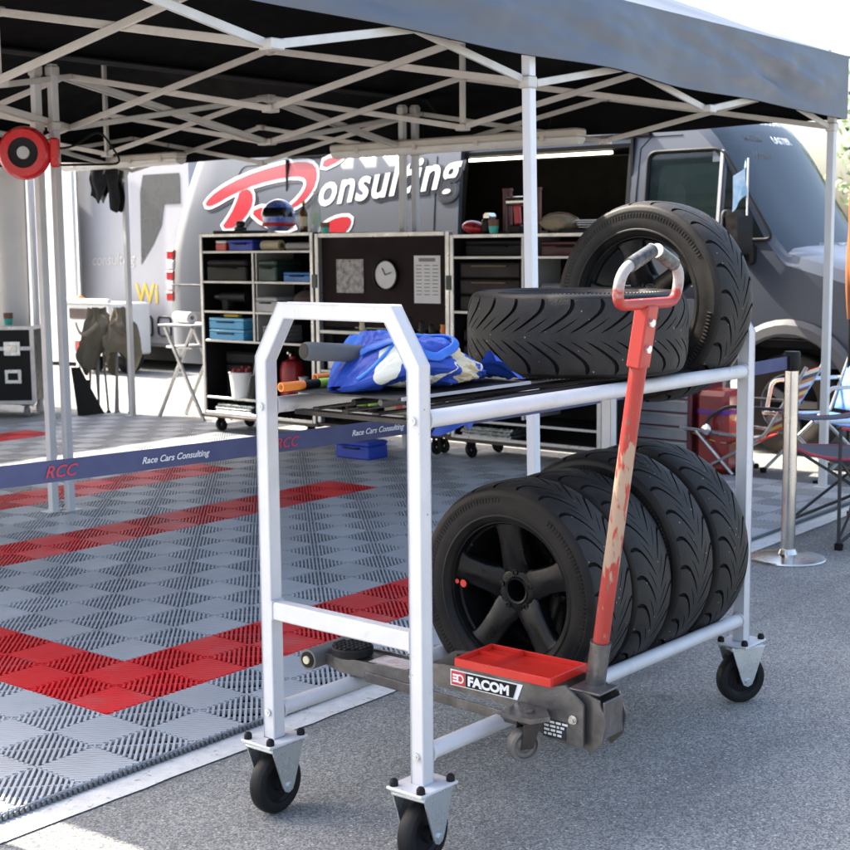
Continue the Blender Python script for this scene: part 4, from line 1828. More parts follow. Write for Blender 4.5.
def cabinet(label, y0, y1, shelves, z0, z1, divider=None):
    """open-fronted case: y0 < y1, aluminium edges, black inside, shelves at the given heights"""
    loc = (XC + DC / 2, (y0 + y1) / 2, 0)
    t = thing('open_cabinet', label, 'cabinet', loc)
    w = y1 - y0
    b = wb(loc)
    b.box((XC + DC, loc[1], (z0 + z1) / 2), (.012, w, z1 - z0))
    b.build('back_panel', INN, t)
    for y in (y0, y1):
        s = 1 if y == y0 else -1
        b = wb(loc)
        b.box((XC + DC / 2, y + s * .006, (z0 + z1) / 2), (DC - .014, .012, z1 - z0 - .002))
        b.build('side_panel', INN, t)
        b = wb(loc)
        b.box((XC - .002, y + s * .014, (z0 + z1) / 2), (.016, .030, z1 - z0), bev=.003)
        b.build('edge_profile', EDGE, t)
    b = wb(loc)
    b.box((XC + DC / 2 + .004, loc[1], z1 - .006), (DC - .02, w - .06, .012))
    b.build('top_panel', mat('cabinet_top', (.05, .045, .042), .6), t)
    for z in (z0 + .012, z1 - .012):
        b = wb(loc)
        b.box((XC - .004, loc[1], z), (.016, w - .062, .026), bev=.003)
        b.build('edge_profile', EDGE, t)
    for z in shelves:
        b = wb(loc)
        b.box((XC + DC / 2 + .008, loc[1], z), (DC - .03, w - .03, .012))
        sh = b.build('shelf', INN, t)
        b = wb(loc)
        b.box((XC - .001, loc[1], z), (.012, w - .062, .018), bev=.002)
        b.build('shelf_edge', SHELF, sh)
    if divider:
        y, za, zb = divider
        b = wb(loc)
        b.box((XC - .0035, y, (za + zb) / 2), (.012, .020, zb - za), bev=.002)
        b.box((XC + DC / 2 + .01, y, (za + zb) / 2), (DC - .04, .010, zb - za - .004))
        b.build('divider', SHELF, t)
    b = wb(loc)
    b.box((XC + DC / 2, loc[1], z0 - .012), (DC + .04, w + .06, .022), bev=.003)
    b.build('base_board', mat('base_board', (.07, .05, .045), .6), t)
    for y in (y0 + .12, y1 - .12):
        for x in (XC + .07, XC + DC - .07):
            b = wb(loc)
            b.lathe([(.02, -.014), (.05, -.014), (.054, -.008), (.054, .008), (.05, .014), (.02, .014)], 20, Matrix.Translation((x, y, -.0075)) @ Matrix.Rotation(R(70), 4, 'X'), closed=True)
            b.box((x, y, z0 - .029), (.07, .06, .012))
            for sg in (-1, 1):
                b.box((x, y + sg * .024, z0 - .075), (.03, .006, .10), Matrix.Rotation(R(-20), 3, 'Z'))
            b.build('castor', BLACK, t)
    return t


LY0, LY1 = 4.44, 5.70
cabinet('open black cabinet with a two-column grid of shelves, standing beside the pin board', LY0, LY1, [1.405, 1.165, .925, .69, .225], .085, 1.55, (5.09, .70, 1.396))
RY0, RY1 = 1.88, 3.12
cabinet('open black cabinet with drill and teal cup on top, behind the white tent leg', RY0, RY1, [1.355, .975, .455, .215], .085, 1.515, (2.50, .25, 1.505))

# pin board case between them
loc = (5.33, 3.78, 0)
pb = thing('pin_board_case', 'dark flight case stood open as a pin board with counter below', 'flight case', loc)
b = wb(loc)
b.box((5.29, 3.78, 1.18), (.02, 1.22, .68))
b.build('board_panel', mat('board_dark', (.014, .006, .008), .7, c2=(.02, .010, .012), nscale=4), pb)
for y in (3.15, 4.405):
    b = wb(loc)
    b.box((5.26, y, .82), (.05, .036, 1.44), bev=.004)
    b.build('edge_profile', EDGE, pb)
b = wb(loc)
b.box((5.26, 3.78, 1.525), (.05, 1.215, .034), bev=.004)
b.build('edge_profile', EDGE, pb)
b = wb(loc)
b.box((5.32, 3.78, .80), (.15, 1.2, .02), bev=.003)
ct = b.build('counter', INN, pb)
b = wb(loc)
b.box((5.238, 3.78, .80), (.012, 1.2, .026), bev=.003)
b.build('counter_edge', SHELF, ct)
b = wb(loc)
b.box((5.405, 3.78, .45), (.012, 1.24, .74))
b.build('back_panel', INN, pb)
for z in (.50, .20):
    b = wb(loc)
    b.box((5.325, 3.78, z), (.145, 1.2, .016))
    sh = b.build('shelf', INN, pb)
    b = wb(loc)
    b.box((5.24, 3.78, z), (.012, 1.2, .02), bev=.002)
    b.build('shelf_edge', SHELF, sh)
b = wb(loc)
b.box((5.33, 3.78, .085), (.18, 1.3, .022), bev=.003)
b.build('base_board', MATS['base_board'], pb)
for y in (3.3, 4.26):
    for x in (5.29, 5.38):
        b = wb(loc)
        b.lathe([(.02, -.014), (.05, -.014), (.053, -.008), (.053, .008), (.05, .014), (.02, .014)], 20, Matrix.Translation((x, y, -.0075)) @ Matrix.Rotation(R(80), 4, 'X'), closed=True)
        b.box((x, y, .066), (.07, .06, .014))
        for sg in (-1, 1):
            b.box((x, y + sg * .022, .015), (.03, .006, .10))
        b.build('castor', BLACK, pb)
for y, z in ((3.13, 1.18), (4.425, 1.18)):
    b = wb(loc)
    b.box((5.231, y, z), (.012, .05, .10), bev=.003)
    b.build('latch', mat('latch_green', (.03, .06, .05), .4), pb)

# pinned on the board
ph = mat('track_photo', (.42, .40, .38), .4, c2=(.12, .13, .15), nscale=26, namt=1.)
o = thing('photo_print', 'pinned colour photograph of cars on a track', 'photo', (5.276, 4.10, 1.22))
b = MB()
b.box((0, 0, 0), (.004, .27, .25))
b.build('print', ph, o)
b = MB()
b.lathe([(0, 0), (.008, 0), (.006, .006), (0, .008)], 10, Matrix.Translation((-.002, 0, .11)) @ RY90.inverted())
b.build('pin', REDP, o)
cl = thing('wall_clock', 'round white clock with black rim on the pin board', 'clock', (5.273, 3.745, 1.23))
b = MB(RY90.inverted())
b.lathe([(0, 0), (.102, 0), (.102, .004), (0, .005)], 30)
b.build('face', WHITEP, cl)
b = MB(RY90.inverted())
b.lathe([(.100, 0), (.118, 0), (.118, .014), (.110, .018), (.100, .008)], 30, closed=True)
b.build('rim', BLACK, cl)
b = MB()
b.bar((-.008, 0, 0), (-.008, .03, .05), .008, .003, up=(1, 0, 0))
b.bar((-.0115, 0, 0), (-.0115, -.06, .02), .006, .003, up=(1, 0, 0))
b.build('hands', BLACK, cl)
pp = thing('paper_list', 'white printed sheet of paper pinned beside the clock', 'paper', (5.276, 3.36, 1.20))
b = MB()
b.box((0, 0, 0), (.003, .24, .34))
b.build('sheet', WHITEP, pp)
b = MB()
b.box((-.0022, 0, .14), (.001, .15, .025))
for k in range(9):
    for c_ in range(3):
        b.box((-.0022, .075 - c_ * .075, .10 - k * .026), (.001, .05, .006))
b.build('print', GREY, pp)


def case_box(name, label, cat, x, y, z, s, m, lid=None, handle=True, rz=0., group=None):
    """small lidded box: body, lid, handle"""
    t = thing(name, label, cat, (x, y, z), rz, group)
    b = MB()
    b.box((0, 0, s[2] * .36), (s[0], s[1], s[2] * .72), bev=min(s) * .06)
    b.build('body', m, t)
    b = MB()
    b.box((0, 0, s[2] * .865), (s[0] * 1.01, s[1] * 1.01, s[2] * .265), bev=min(s) * .08)
    b.build('lid', lid or m, t)
    if handle:
        b = MB()
        h = s[1] * .22
        b.path(bend([(-s[0] / 2, -h, s[2] * .62), (-s[0] / 2 - .022, -h, s[2] * .62), (-s[0] / 2 - .022, h, s[2] * .62), (-s[0] / 2, h, s[2] * .62)], .01), .006, 8)
        b.build('handle', DARK2, t)
    return t


def bottle(name, label, x, y, z, h, r, m, cap, lab=None, cat='bottle', group=None, neck=.35):
    t = thing(name, label, cat, (x, y, z), 0, group)
    b = MB()
    b.lathe([(0, 0), (r * .9, 0), (r, h * .03), (r, h * .60), (r * .9, h * .68), (r * neck, h * .82), (r * neck, h * .93), (0, h * .93)], 18)
    b.build('body', m, t)
    b = MB()
    b.lathe([(r * neck * 1.1, h * .925), (r * neck * 1.15, h * .93), (r * neck * 1.15, h), (0, h)], 14)
    b.build('cap', cap, t)
    if lab:
        b = MB()
        b.lathe([(r * 1.01, h * .2), (r * 1.012, h * .5)], 18)
        b.f = b.f[:18]
        b.mi = b.mi[:18]
        b.build('label', lab, t, fix=False)
    return t


def cup(label, x, y, z, r, h, m1, m2):
    t = thing('paper_cup', label, 'cup', (x, y, z))
    b = MB()
    b.lathe([(0, 0), (r * .78, 0), (r, h * .55), (r * .9, h * .55)], 18)
    b.build('sleeve', m1, t)
    b = MB()
    b.lathe([(r * .98, h * .552), (r * 1.02, h), (r * 1.06, h + .003), (r * .95, h), (r * .8, .01), (0, .01)], 18)
    b.build('rim', m2, t)
    return t


XI = XC + .2
TOPL, TOPR = 1.551, 1.516
# --- on top of the left cabinet
he = thing('crash_helmet', 'blue, red and white full-face crash helmet on the cabinet', 'helmet', (XI - .05, 4.94, TOPL), R(200))
HM = mat('helmet_paint', (.03, .12, .6), .2, c2=(.7, .72, .75), nscale=7, namt=1., coat=.8)
b = MB()


def helm(a, c):
    th, ph_ = 2 * PI * a, PI * (.02 + .80 * c)
    r = .135 * (1 + .06 * math.cos(th)) * (1 - .08 * max(0, c - .75) * 4)
    return (r * 1.12 * math.sin(ph_) * math.cos(th), r * .95 * math.sin(ph_) * math.sin(th), .13 + .125 * math.cos(ph_) * 1.08)


b.grid(helm, 28, 16)
b.build('shell', HM, he, smooth=80, merge=True)
b = MB()
b.grid(lambda a, c: tuple(Vector(helm((a - .5) * .42 + .0, .40 + .22 * c)) * 1.0 + Vector((.006 * math.cos((a - .5) * 2.6), .006 * math.sin((a - .5) * 2.6), 0))), 14, 5)
b.build('visor', BLACKG, he, smooth=80, fix=False)
b = MB()
b.path([tuple(Vector(helm((k / 16 - .5) * .56, .80)) * 1.03) for k in range(17)], .016, 8)
b.build('chin_bar', REDP, he)
bottle('beer_bottle', 'small brown glass bottle beside the crash helmet', XI - .1, 4.625, TOPL, .24, .03, mat('brown_glass', (.12, .05, .015), .1, coat=.5), YELLOW, CREAM)
bottle('water_bottle', 'tall clear plastic water bottle beside the brown bottle', XI - .1, 4.50, TOPL, .31, .042, mat('clear_plastic', (.62, .66, .68), .1, alpha=.5, spec=.8), WHITEP, mat('pale_label', (.45, .6, .5), .5))
cup('brown paper cup with green base at the edge of the pin board case', 5.26, 4.33, 1.5425, .035, .075, TEAL, BROWN)
gd = thing('camp_stove', 'flat black gadget with a domed knob at the end of the cabinet', 'gadget', (XI - .05, 5.38, TOPL))
b = MB()
b.box((0, 0, .013), (.3, .34, .024), bev=.008)
b.build('base', BLACK, gd)
b = MB()
b.lathe([(.05, .0255), (.05, .05), (.035, .06), (.04, .085), (.03, .10), (0, .104)], 18)
b.build('knob', DARK, gd)
# --- left cabinet rows
r1 = 1.4115
case_box('first_aid_box', 'red and white box on the top shelf', 'box', XI - .08, 5.48, r1, (.2, .12, .085), REDP, WHITEP, False)
case_box('parts_box', 'long blue box on the top shelf beside the red and white one', 'box', XI - .08, 5.25, r1, (.2, .27, .09), BLUE2, BLUE2)
for k, (y, l) in enumerate(((4.98, 'thick pale roll lying on the top shelf beside the blue box'), (4.68, 'thin grey tube lying on the top shelf by the case edge'))):
    t = thing('paper_roll', l, 'roll', (XI - .09, y, r1 + .042))
    b = MB()
    b.tube((0, -.1 - .03 * k, 0), (0, .1 + .03 * k, 0), .042 - .01 * k, 18)
    b.build('roll', LGREY if k else CREAM, t)
    b = MB()
    b.tube((0, -.101 - .03 * k, 0), (0, -.104 - .03 * k, 0), .02, 14)
    b.build('core', BROWN, t)
    t.location.z = (r1 + .042 - .01 * k) * KC + KO.z
r2 = 1.1715
case_box('tool_case', 'black tool case with a white tag on the second shelf', 'case', XI - .05, 5.40, r2, (.3, .46, .17), BLACK, DARK2)
case_box('tool_case', 'dark green case on the second shelf, next to a blue box', 'case', XI - .05, 4.94, r2, (.3, .2, .17), mat('dark_green', (.02, .05, .04), .5))
case_box('parts_box', 'low wide blue box on the second shelf', 'box', XI - .08, 4.62, r2, (.22, .30, .075), BLUE)
r3 = .9315
t = thing('cordless_drill', 'black power tool lying on the third shelf', 'drill', (XI - .1, 5.42, r3))
b = MB()
b.tube((0, -.16, .11), (0, .15, .11), .045, 16, .04)
b.build('body', BLACK, t)
b = MB()
b.box((0, .08, .05), (.07, .08, .1), bev=.012)
b.build('battery', DARK2, t)
b = MB()
b.tube((0, .15, .11), (0, .22, .11), .02, 12)
b.build('chuck', STEEL, t)
case_box('metal_box', 'light grey metal box on the third shelf beside the power tool', 'box', XI - .1, 4.96, r3 + .0, (.2, .24, .12), LGREY, LGREY)
t = thing('kit_bag', 'small brownish bag slumped on the third shelf', 'bag', (XI - .05, 4.62, r3))
b = MB()
b.grid(lambda a, c: (.11 * math.cos(2 * PI * a) * math.sin(PI * c * .98 + .02) * (1 + .15 * fbm((a * 6, c * 3, 1))), .15 * math.sin(2 * PI * a) * math.sin(PI * c * .98 + .02), .09 - .088 * math.cos(PI * c)), 24, 12)
b.build('bag_body', mat('brown_cloth', (.09, .06, .06), .9), t, smooth=80)
b = MB()
b.path(bend([(0, -.06, .16), (0, -.05, .20), (0, .05, .20), (0, .06, .16)], .03), .008, 8)
b.build('strap', BLACK, t)
r4 = .6965
for k in range(2):
    case_box('organiser_case', ('lower light blue organiser case of the pair on the fourth shelf', 'upper light blue organiser case, right under the yellow screwdriver')[k], 'case', XI - .07, 5.42, r4 + k * .092, (.26, .40, .088), mat('organiser_blue', (.05, .33, .62), .3, c2=(.08, .4, .7), nscale=6), mat('organiser_lid', (.16, .5, .75), .2, coat=.5))
t = thing('screwdriver', 'yellow-handled screwdriver lying on the light blue organiser cases', 'screwdriver', (XI - .12, 5.42, r4 + .1845))
b = MB()
b.box((0, 0, .012), (.05, .17, .024), bev=.006)
b.build('grip', YELLOW, t)
b = MB()
b.tube((0, .085, .012), (0, .15, .012), .006, 8)
b.build('blade', STEEL, t)
for k in range(4):
    case_box('grey_folder', 'thin grey folder beside the organiser cases, ' + ('lowest of its stack', 'second from the bottom of its stack', 'second from the top of its stack', 'topmost of its stack')[k], 'folder', XI - .06 + .006 * (k % 2), 4.92 + .01 * (k % 2), r4 + k * .032, (.24, .2, .03), GREY, LGREY, False, group='grey folders on the fourth shelf')
r5 = .2315
case_box('tool_bag', 'big black bag with a small white badge on the lowest open shelf', 'bag', XI + .06, 5.35, r5, (.22, .5, .36), BLACK, DARK2)
bk = thing('bucket', 'white plastic bucket of red parts in the lowest open shelf', 'bucket', (XI - .13, 5.32, r5))
b = MB()
b.lathe([(0, 0), (.085, 0), (.105, .20), (.11, .20), (.11, .21), (.098, .205), (.08, .01), (0, .01)], 24)
b.build('pail', WHITEP, bk)
b = MB()
for k in range(9):
    a = k * 2.4
    b.tube((.045 * math.cos(a), .045 * math.sin(a), .12), (.07 * math.cos(a + .4), .07 * math.sin(a + .4), .23 + .01 * (k % 3)), .014, 8)
b.build('contents', mat('dark_red', (.3, .02, .03), .4), bk)['kind'] = 'stuff'
cs = thing('leaning_case', 'slim black case leaning against the shelf post', 'case', (XI - .13, 5.13, r5 + .003), 0)
b = MB(Matrix.Rotation(R(14), 4, 'X'))
b.box((0, 0, .19), (.2, .07, .36), bev=.01)
b.build('body', DARK2, cs)
b = MB(Matrix.Rotation(R(14), 4, 'X'))
b.path(bend([(-.102, .038, .03), (-.102, .038, .2), (-.102, .0, .2), (-.102, 0, .33)], .02), .005, 6)
b.build('edge', CHROME, cs)
gb = thing('gas_bottle', 'red gas bottle with valve in the cabinet, beside a white canister', 'bottle', (XI - .04, 4.84, r5))
b = MB()
b.lathe([(0, 0), (.09, .0), (.1, .015), (.1, .25), (.08, .31), (.03, .33), (.03, .35), (0, .35)], 24)
b.build('tank', mat('gas_red', (.35, .015, .02), .3), gb)
b = MB()
b.tube((-.02, 0, .351), (-.02, 0, .375), .012, 10)
b.tube((-.05, 0, .378), (.02, 0, .378), .009, 8)
b.build('valve', STEEL, gb)
bottle('canister', 'small white canister beside the red gas bottle', XI - .1, 4.66, r5, .2, .045, WHITEP, LGREY, None, 'canister', None, .8)
# silver trays in the bottom of both cabinets
for (yy, n_, g_, l_) in ((5.36, 3, 'silver trays in the cabinet by the folding table', 'silver tray stacked in the foot of the shelf-grid cabinet'), (2.82, 3, 'silver trays in the cabinet with the drill', 'silver tray in the foot of the cabinet behind the tent leg')):
    for k in range(n_):
        t = thing('metal_tray', l_ + (', lowest', ', middle one', ', topmost')[k], 'tray', (XI - .05 + .01 * k, yy + .02 * (k % 2), .1095 + k * .023), 0, g_)
        b = MB()
        b.box((0, 0, .002), (.3, .42, .004))
        b.build('pan', ZINC, t)
        b = MB()
        b.path(bend([(-.15, -.21, .012), (.15, -.21, .012), (.15, .21, .012), (-.15, .21, .012), (-.15, -.205, .012)], .03), .007, 6)
        b.build('rim', ZINC, t)
# --- pin board counter and shelves
for k, (y, h, l) in enumerate(((3.53, .17, 'tall black spray bottle on the counter under the paper list'), (3.42, .13, 'middle black spray bottle on the counter under the paper list'), (3.33, .10, 'stubby black spray bottle on the counter under the paper list'))):
    bottle('spray_bottle', l, 5.31, y, .811, h, .04, BLACK, DARK2)
for k, (y, l) in enumerate(((3.99, 'pale orange tin on the counter under the photograph'), (3.22, 'orange tin on the counter at the board edge'))):
    bottle('tin', l, 5.29, y, .811, .07, .028, CREAM if k == 0 else ORANGE, YELLOW, None, 'tin', None, .9)
for k in range(4):
    bottle('oil_bottle', 'black oil bottle with lime label, ' + ('at the row end by the cabinet post', 'second from the cabinet post', 'second from the beige carton', 'right beside the beige carton')[k], 5.30, 4.24 - k * .115, .2085, .22, .05, BLACK, DARK2, GREEN, 'bottle', 'oil bottles under the counter')
for k, l in enumerate(('beige carton with red mark beside the oil bottles', 'beige carton with red mark nearest the cabinet with the drill')):
    t = case_box('carton', l, 'carton', 5.32, 3.66 - k * .26, .2085, (.12, .22, .21), mat('carton_beige', (.42, .36, .26), .8), MATS.get('carton_beige'), False)
    b = MB()
    b.box((-.0615, -.04, .06), (.002, .06, .05))
    b.build('red_mark', REDP, t)
for k in range(3):
    t = thing('drawer_unit', ('orange-topped small drawer unit under the pin board counter', 'second drawer unit under the pin board counter, plain grey', 'third drawer unit under the pin board counter, dark')[k], 'drawers', (5.32, 4.18 - k * .36, .509))
    b = MB()
    b.box((0, 0, .09), (.12, .3, .18), bev=.004)
    b.build('body', (LGREY, GREY, DARK2)[k], t)
    for j in range(2):
        b = MB()
        b.box((-.062, 0, .05 + j * .085), (.006, .27, .07), bev=.002)
        d = b.build('drawer', (WHITEP, LGREY, GREY)[k], t)
        b = MB()
        b.box((-.07, 0, .05 + j * .085), (.012, .08, .012), bev=.002)
        b.build('handle', BLACK, d)
    b = MB()
    b.box((0, 0, .1875), (.13, .31, .012), bev=.003)
    b.build('top', (ORANGE, LGREY, BLACK)[k], t)
# --- on top of and in the right cabinet
t = thing('power_drill', 'red and silver power drill standing between two brown stands', 'drill', (XI - .06, 2.64, TOPR))
b = MB()
b.box((0, 0, .03), (.09, .1, .06), bev=.01)
b.build('battery', BLACK, t)
b = MB()
b.bar((0, 0, .06), (0, .01, .19), .04, .05, .01)
b.build('grip', REDP, t)
b = MB()
b.tube((0, .08, .22), (0, -.1, .22), .034, 16)
b.build('motor', STEEL, t)
for k, (y, l) in enumerate(((2.74, 'brown upright stand beside the drill, nearer the pin board'), (2.50, 'brown upright stand beside the drill, nearer the tent leg'))):
    t = thing('axle_stand', l, 'stand', (XI - .04, y, TOPR))
    b = MB()
    b.box((0, 0, .008), (.14, .09, .014), bev=.003)
    b.build('foot', DARK, t)
    b = MB()
    b.bar((0, -.022, .015), (0, -.022, .31), .03, .02, .003)
    b.bar((0, .022, .015), (0, .022, .31), .03, .02, .003)
    b.box((0, 0, .30), (.035, .07, .02), bev=.003)
    b.build('column', mat('oxide_brown', (.13, .035, .03), .5, c2=(.08, .03, .03)), t)
t = thing('tool_pouch', 'shiny red tool pouch on the cabinet corner by the pin board', 'pouch', (XI - .09, 2.99, TOPR))
b = MB()
b.grid(lambda a, c: (.08 * math.cos(2 * PI * a) * math.sin(PI * c), .10 * math.sin(2 * PI * a) * math.sin(PI * c) * (1.1 - .3 * c), .048 - .047 * math.cos(PI * c) + .012 * math.sin(2 * PI * a) * math.sin(PI * c)), 20, 10)
b.build('pouch', mat('pouch_red', (.45, .02, .03), .3), t, smooth=80)
b = MB()
b.box((-.06, 0, .05), (.02, .1, .02), bev=.005)
b.build('buckle', BLACK, t)
t = thing('camera_case', 'black rounded case with silver top beside the teal cup', 'case', (XI - .1, 2.86, TOPR))
b = MB()
b.box((0, 0, .055), (.1, .08, .11), bev=.02)
b.build('body', BLACK, t)
b = MB()
b.tube((-.03, 0, .12), (.05, 0, .12), .026, 14)
b.build('top', CHROME, t)
cup('brown paper cup with teal sleeve on the cabinet', XI - .16, 2.775, TOPR, .036, .095, TEAL, BROWN)
t = thing('cloth_bundle', 'crumpled beige cloth bundle on the cabinet', 'cloth', (XI - .05, 2.31, TOPR + .002))
b = MB()
b.grid(lambda a, c: (.09 * math.cos(2 * PI * a) * math.sin(PI * c) * (1 + .3 * fbm((3 * math.cos(2 * PI * a), 3 * math.sin(2 * PI * a), c * 4))), .14 * math.sin(2 * PI * a) * math.sin(PI * c) * (1 + .25 * fbm((3 * math.cos(2 * PI * a) + 5, 3 * math.sin(2 * PI * a), c * 4))), .065 - .06 * math.cos(PI * c) + .012 * math.sin(PI * c) * fbm((a * 7, c * 5, 3))), 40, 22)
b.build('cloth', mat('beige_cloth', (.35, .29, .2), .9, c2=(.25, .2, .14)), t, smooth=80)
b = MB()
b.path([(.0, .15 * math.cos(k * .52), .07 + .064 * math.sin(k * .52)) for k in range(13)], .006, 6)
b.build('tie', BROWN, t)
t = thing('paper_tray', 'dark tray heaped with white papers on the cabinet', 'tray', (XI - .08, 2.04, TOPR))
b = MB()
b.box((0, 0, .012), (.24, .3, .024), bev=.004)
b.build('tray', DARK2, t)
b = MB()
for k in range(5):
    b.box((.01 * (k % 2), .02 * (k - 2), .028 + .011 * k), (.16, .16, .004), Matrix.Rotation(.2 * k, 3, 'Z') @ Matrix.Rotation(.06 * (k - 2), 3, 'Y'))
b.build('papers', WHITEP, t)['kind'] = 'stuff'
for k, (y, z, s, m_, l) in enumerate(((2.80, 1.3615, (.24, .5, .11), DARK2, 'long charcoal case on the top shelf below the drill'), (2.18, 1.3615, (.24, .46, .10), mat('maroon', (.07, .015, .02), .5), 'dark maroon case on the top shelf below the cloth bundle'))):
    case_box('tool_case', l, 'case', XI, y, z, s, m_)
for k in range(3):
    t = thing('drawer_cabinet', ('dark drawer unit below the drill, lowest of its stack', 'dark drawer unit below the drill, middle of its stack', 'dark drawer unit below the drill, topmost of its stack')[k], 'drawers', (XI + .01, 2.81, .9815 + k * .115), 0, 'dark drawer units below the drill')
    b = MB()
    b.box((0, 0, .055), (.34, .52, .11), bev=.003)
    b.build('body', INN, t)
    b = MB()
    b.box((-.172, 0, .055), (.006, .5, .09), bev=.002)
    d = b.build('drawer', mat('drawer_plum', (.015, .010, .012), .4), t)
    b = MB()
    b.box((-.18, 0, .085), (.012, .3, .010), bev=.002)
    b.build('handle', mat('handle_bronze', (.14, .09, .04), .4, .5), d)
case_box('tool_case', 'wide black case on the shelf under the dark drawer units', 'case', XI, 2.81, .4615, (.3, .5, .4), BLACK, DARK2)
case_box('battery_crate', 'light grey crate behind the white tent leg', 'crate', XI - .02, 2.18, .9815, (.26, .44, .2), LGREY, GREY)
case_box('parts_box', 'dark maroon box on the low shelf behind the tyre', 'box', XI, 2.2, .4615, (.28, .46, .3), MATS['maroon'])
# --- tool chest with grey drawers, red cooler
thing = thing_plain
ch = thing('tool_chest', 'red tool chest with light grey drawers beside the red cooler', 'tool chest', (5.45, 1.54, 0))
b = MB()
b.box((0, 0, .36), (.42, .64, .50), bev=.008)
b.build('carcass', mat('chest_red', (.12, .012, .02), .35, coat=.3), ch)
for k in range(5):
    b = MB()
    z = .16 + k * .088
    b.box((-.214, 0, z), (.012, .585, .078), bev=.003)
    d = b.build('drawer', mat('drawer_grey', (.36, .36, .37), .4, .3), ch)
    b = MB()
    b.box((-.226, 0, z + .03), (.014, .57, .010), bev=.002)
    b.build('handle', ALU2, d)
b = MB()
b.box((-.2145, -.12, .585), (.006, .14, .03), bev=.002)
b.build('badge', CHROME, ch)
for sx in (-1, 1):
    for sy in (-1, 1):
        b = MB()
        b.lathe([(.015, -.015), (.045, -.015), (.048, 0), (.045, .015), (.015, .015)], 18, Matrix.Translation((sx * .15, sy * .25, .0485)) @ RX90, closed=True)
        b.box((sx * .15, sy * .25, .102), (.06, .05, .014))
        b.build('castor', BLACK, ch)
cr = thing('cooler', 'glossy red cooler with purple band and chrome tap', 'cooler', (5.37, 1.08, 0))
b = MB()
b.box((0, 0, .275), (.28, .22, .51), bev=.03)
b.build('tank', mat('cooler_red', (.30, .03, .02), .25, c2=(.16, .01, .04), nscale=4, coat=.4), cr)
b = MB()
b.box((0, 0, .40), (.286, .226, .08), bev=.03)
b.build('band', mat('purple', (.16, .03, .35), .3), cr)
b = MB()
b.tube((-.14, 0, .30), (-.19, 0, .30), .012, 10)
b.lathe([(0, 0), (.028, .004), (.034, .014), (.028, .024), (0, .028)], 16, Matrix.Translation((-.19, 0, .30)) @ RY90.inverted())
b.build('tap', CHROME, cr)
b = MB()
b.box((0, 0, .012), (.26, .2, .02))
b.build('foot', BLACK, cr)
case_box('storage_box', 'low royal blue box on the floor below the oil bottles', 'box', 4.45, 3.28, .0255, (.2, .3, .12), BLUE2)
# ================================================================== barrier, lamps, reel and other things under the tents
st = thing('barrier_post', 'brushed steel barrier post on a round base beside the striped chair', 'barrier post', (3.33, -.30, 0))
b = MB()
b.lathe([(0, 0), (.17, 0), (.172, .006), (.168, .012), (.10, .022), (.045, .028), (.036, .05), (0, .05)], 48)
b.build('base', STEEL, st)
b = MB()
b.lathe([(.0315, .05), (.0315, .865), (.0, .865)], 28)
b.build('tube', STEEL, st)
b = MB()
b.lathe([(.034, .8655), (.036, .87), (.036, .945), (.033, .952), (0, .953)], 28)
b.box((-.036, 0, .905), (.014, .03, .072), bev=.003)
b.box((.036, 0, .905), (.014, .03, .072), bev=.003)
b.box((0, .036, .905), (.03, .014, .072), bev=.003)
b.build('belt_head', BLACK, st)
A_, B_ = Vector((3.285, -.297, .903)), Vector((-1.42, .217, .868))
bd_ = (A_ - B_)
blen = bd_.length


def belt_p(t, h):
    p = B_ + bd_ * t
    tw_ = .05 * math.sin(2.2 * t + .4)
    return Vector((p.x, p.y + tw_ * h, p.z - .035 * math.sin(PI * t) + h))


belt = thing('barrier_belt', 'slate blue barrier belt with red and white script, stretched from the steel post', 'belt', (3.28, -.297, .9))
b = MB(Matrix.Translation((-3.28, .297, -.9)))
pts_t = [k / 60 for k in range(61)]
for dy in (0,):
    b.grid(lambda a, c: belt_p(a, (c - .5) * .058), 60, 3)
    b.grid(lambda a, c: belt_p(a, (c - .5) * .058) + Vector((0, .0016, 0)), 60, 3)
b.build('webbing', mat('belt_blue', (.075, .082, .17), .7, c2=(.06, .066, .14), nscale=12, bump=.2, bscale=300), belt, fix=False)


def belt_text(txt, xw, size, m_, bold=0., shear=.35, off=0.):
    t = (xw - B_.x) / bd_.x
    p = belt_p(t, 0)
    d = belt_p(min(1, t + .05), 0) - p
    M = Matrix.Translation((-3.28, .297, -.9)) @ frame(p + Vector((0, -.004, -size * .36 + off)), d, (0, 0, 1))
    return text_part('script', txt, size, M, m_, belt, ext=.0004, shear=shear, bold=bold)


SR = mat('script_red', (.55, .05, .08), .6)
SWt = mat('script_white', (.75, .75, .78), .6)
for xw, txt, size, m_ in ((-.40, 'RCC', .046, SR), (-.10, 'Race Cars Consulting', .026, SWt), (.37, 'RCC', .044, SR), (.68, 'Race Cars Consulting', .026, SWt), (1.3, 'RCC', .044, SR), (1.7, 'Race Cars Consulting', .026, SWt)):
    belt_text(txt, xw, size, m_, .0004)
# second post of the belt, out at the belt's other end
st2 = copy_tree(st)
st2.location = (-1.47, .22, .0255)
st2['label'] = 'brushed steel barrier post on the tile floor, at the other end of the belt'

# strip lamps
LAMP = mat('lamp_housing', (.62, .57, .48), .5, c2=(.5, .46, .38), nscale=5)
LENS = mat('lamp_lens', (.7, .68, .62), .3, c2=(.6, .58, .52), nscale=7)


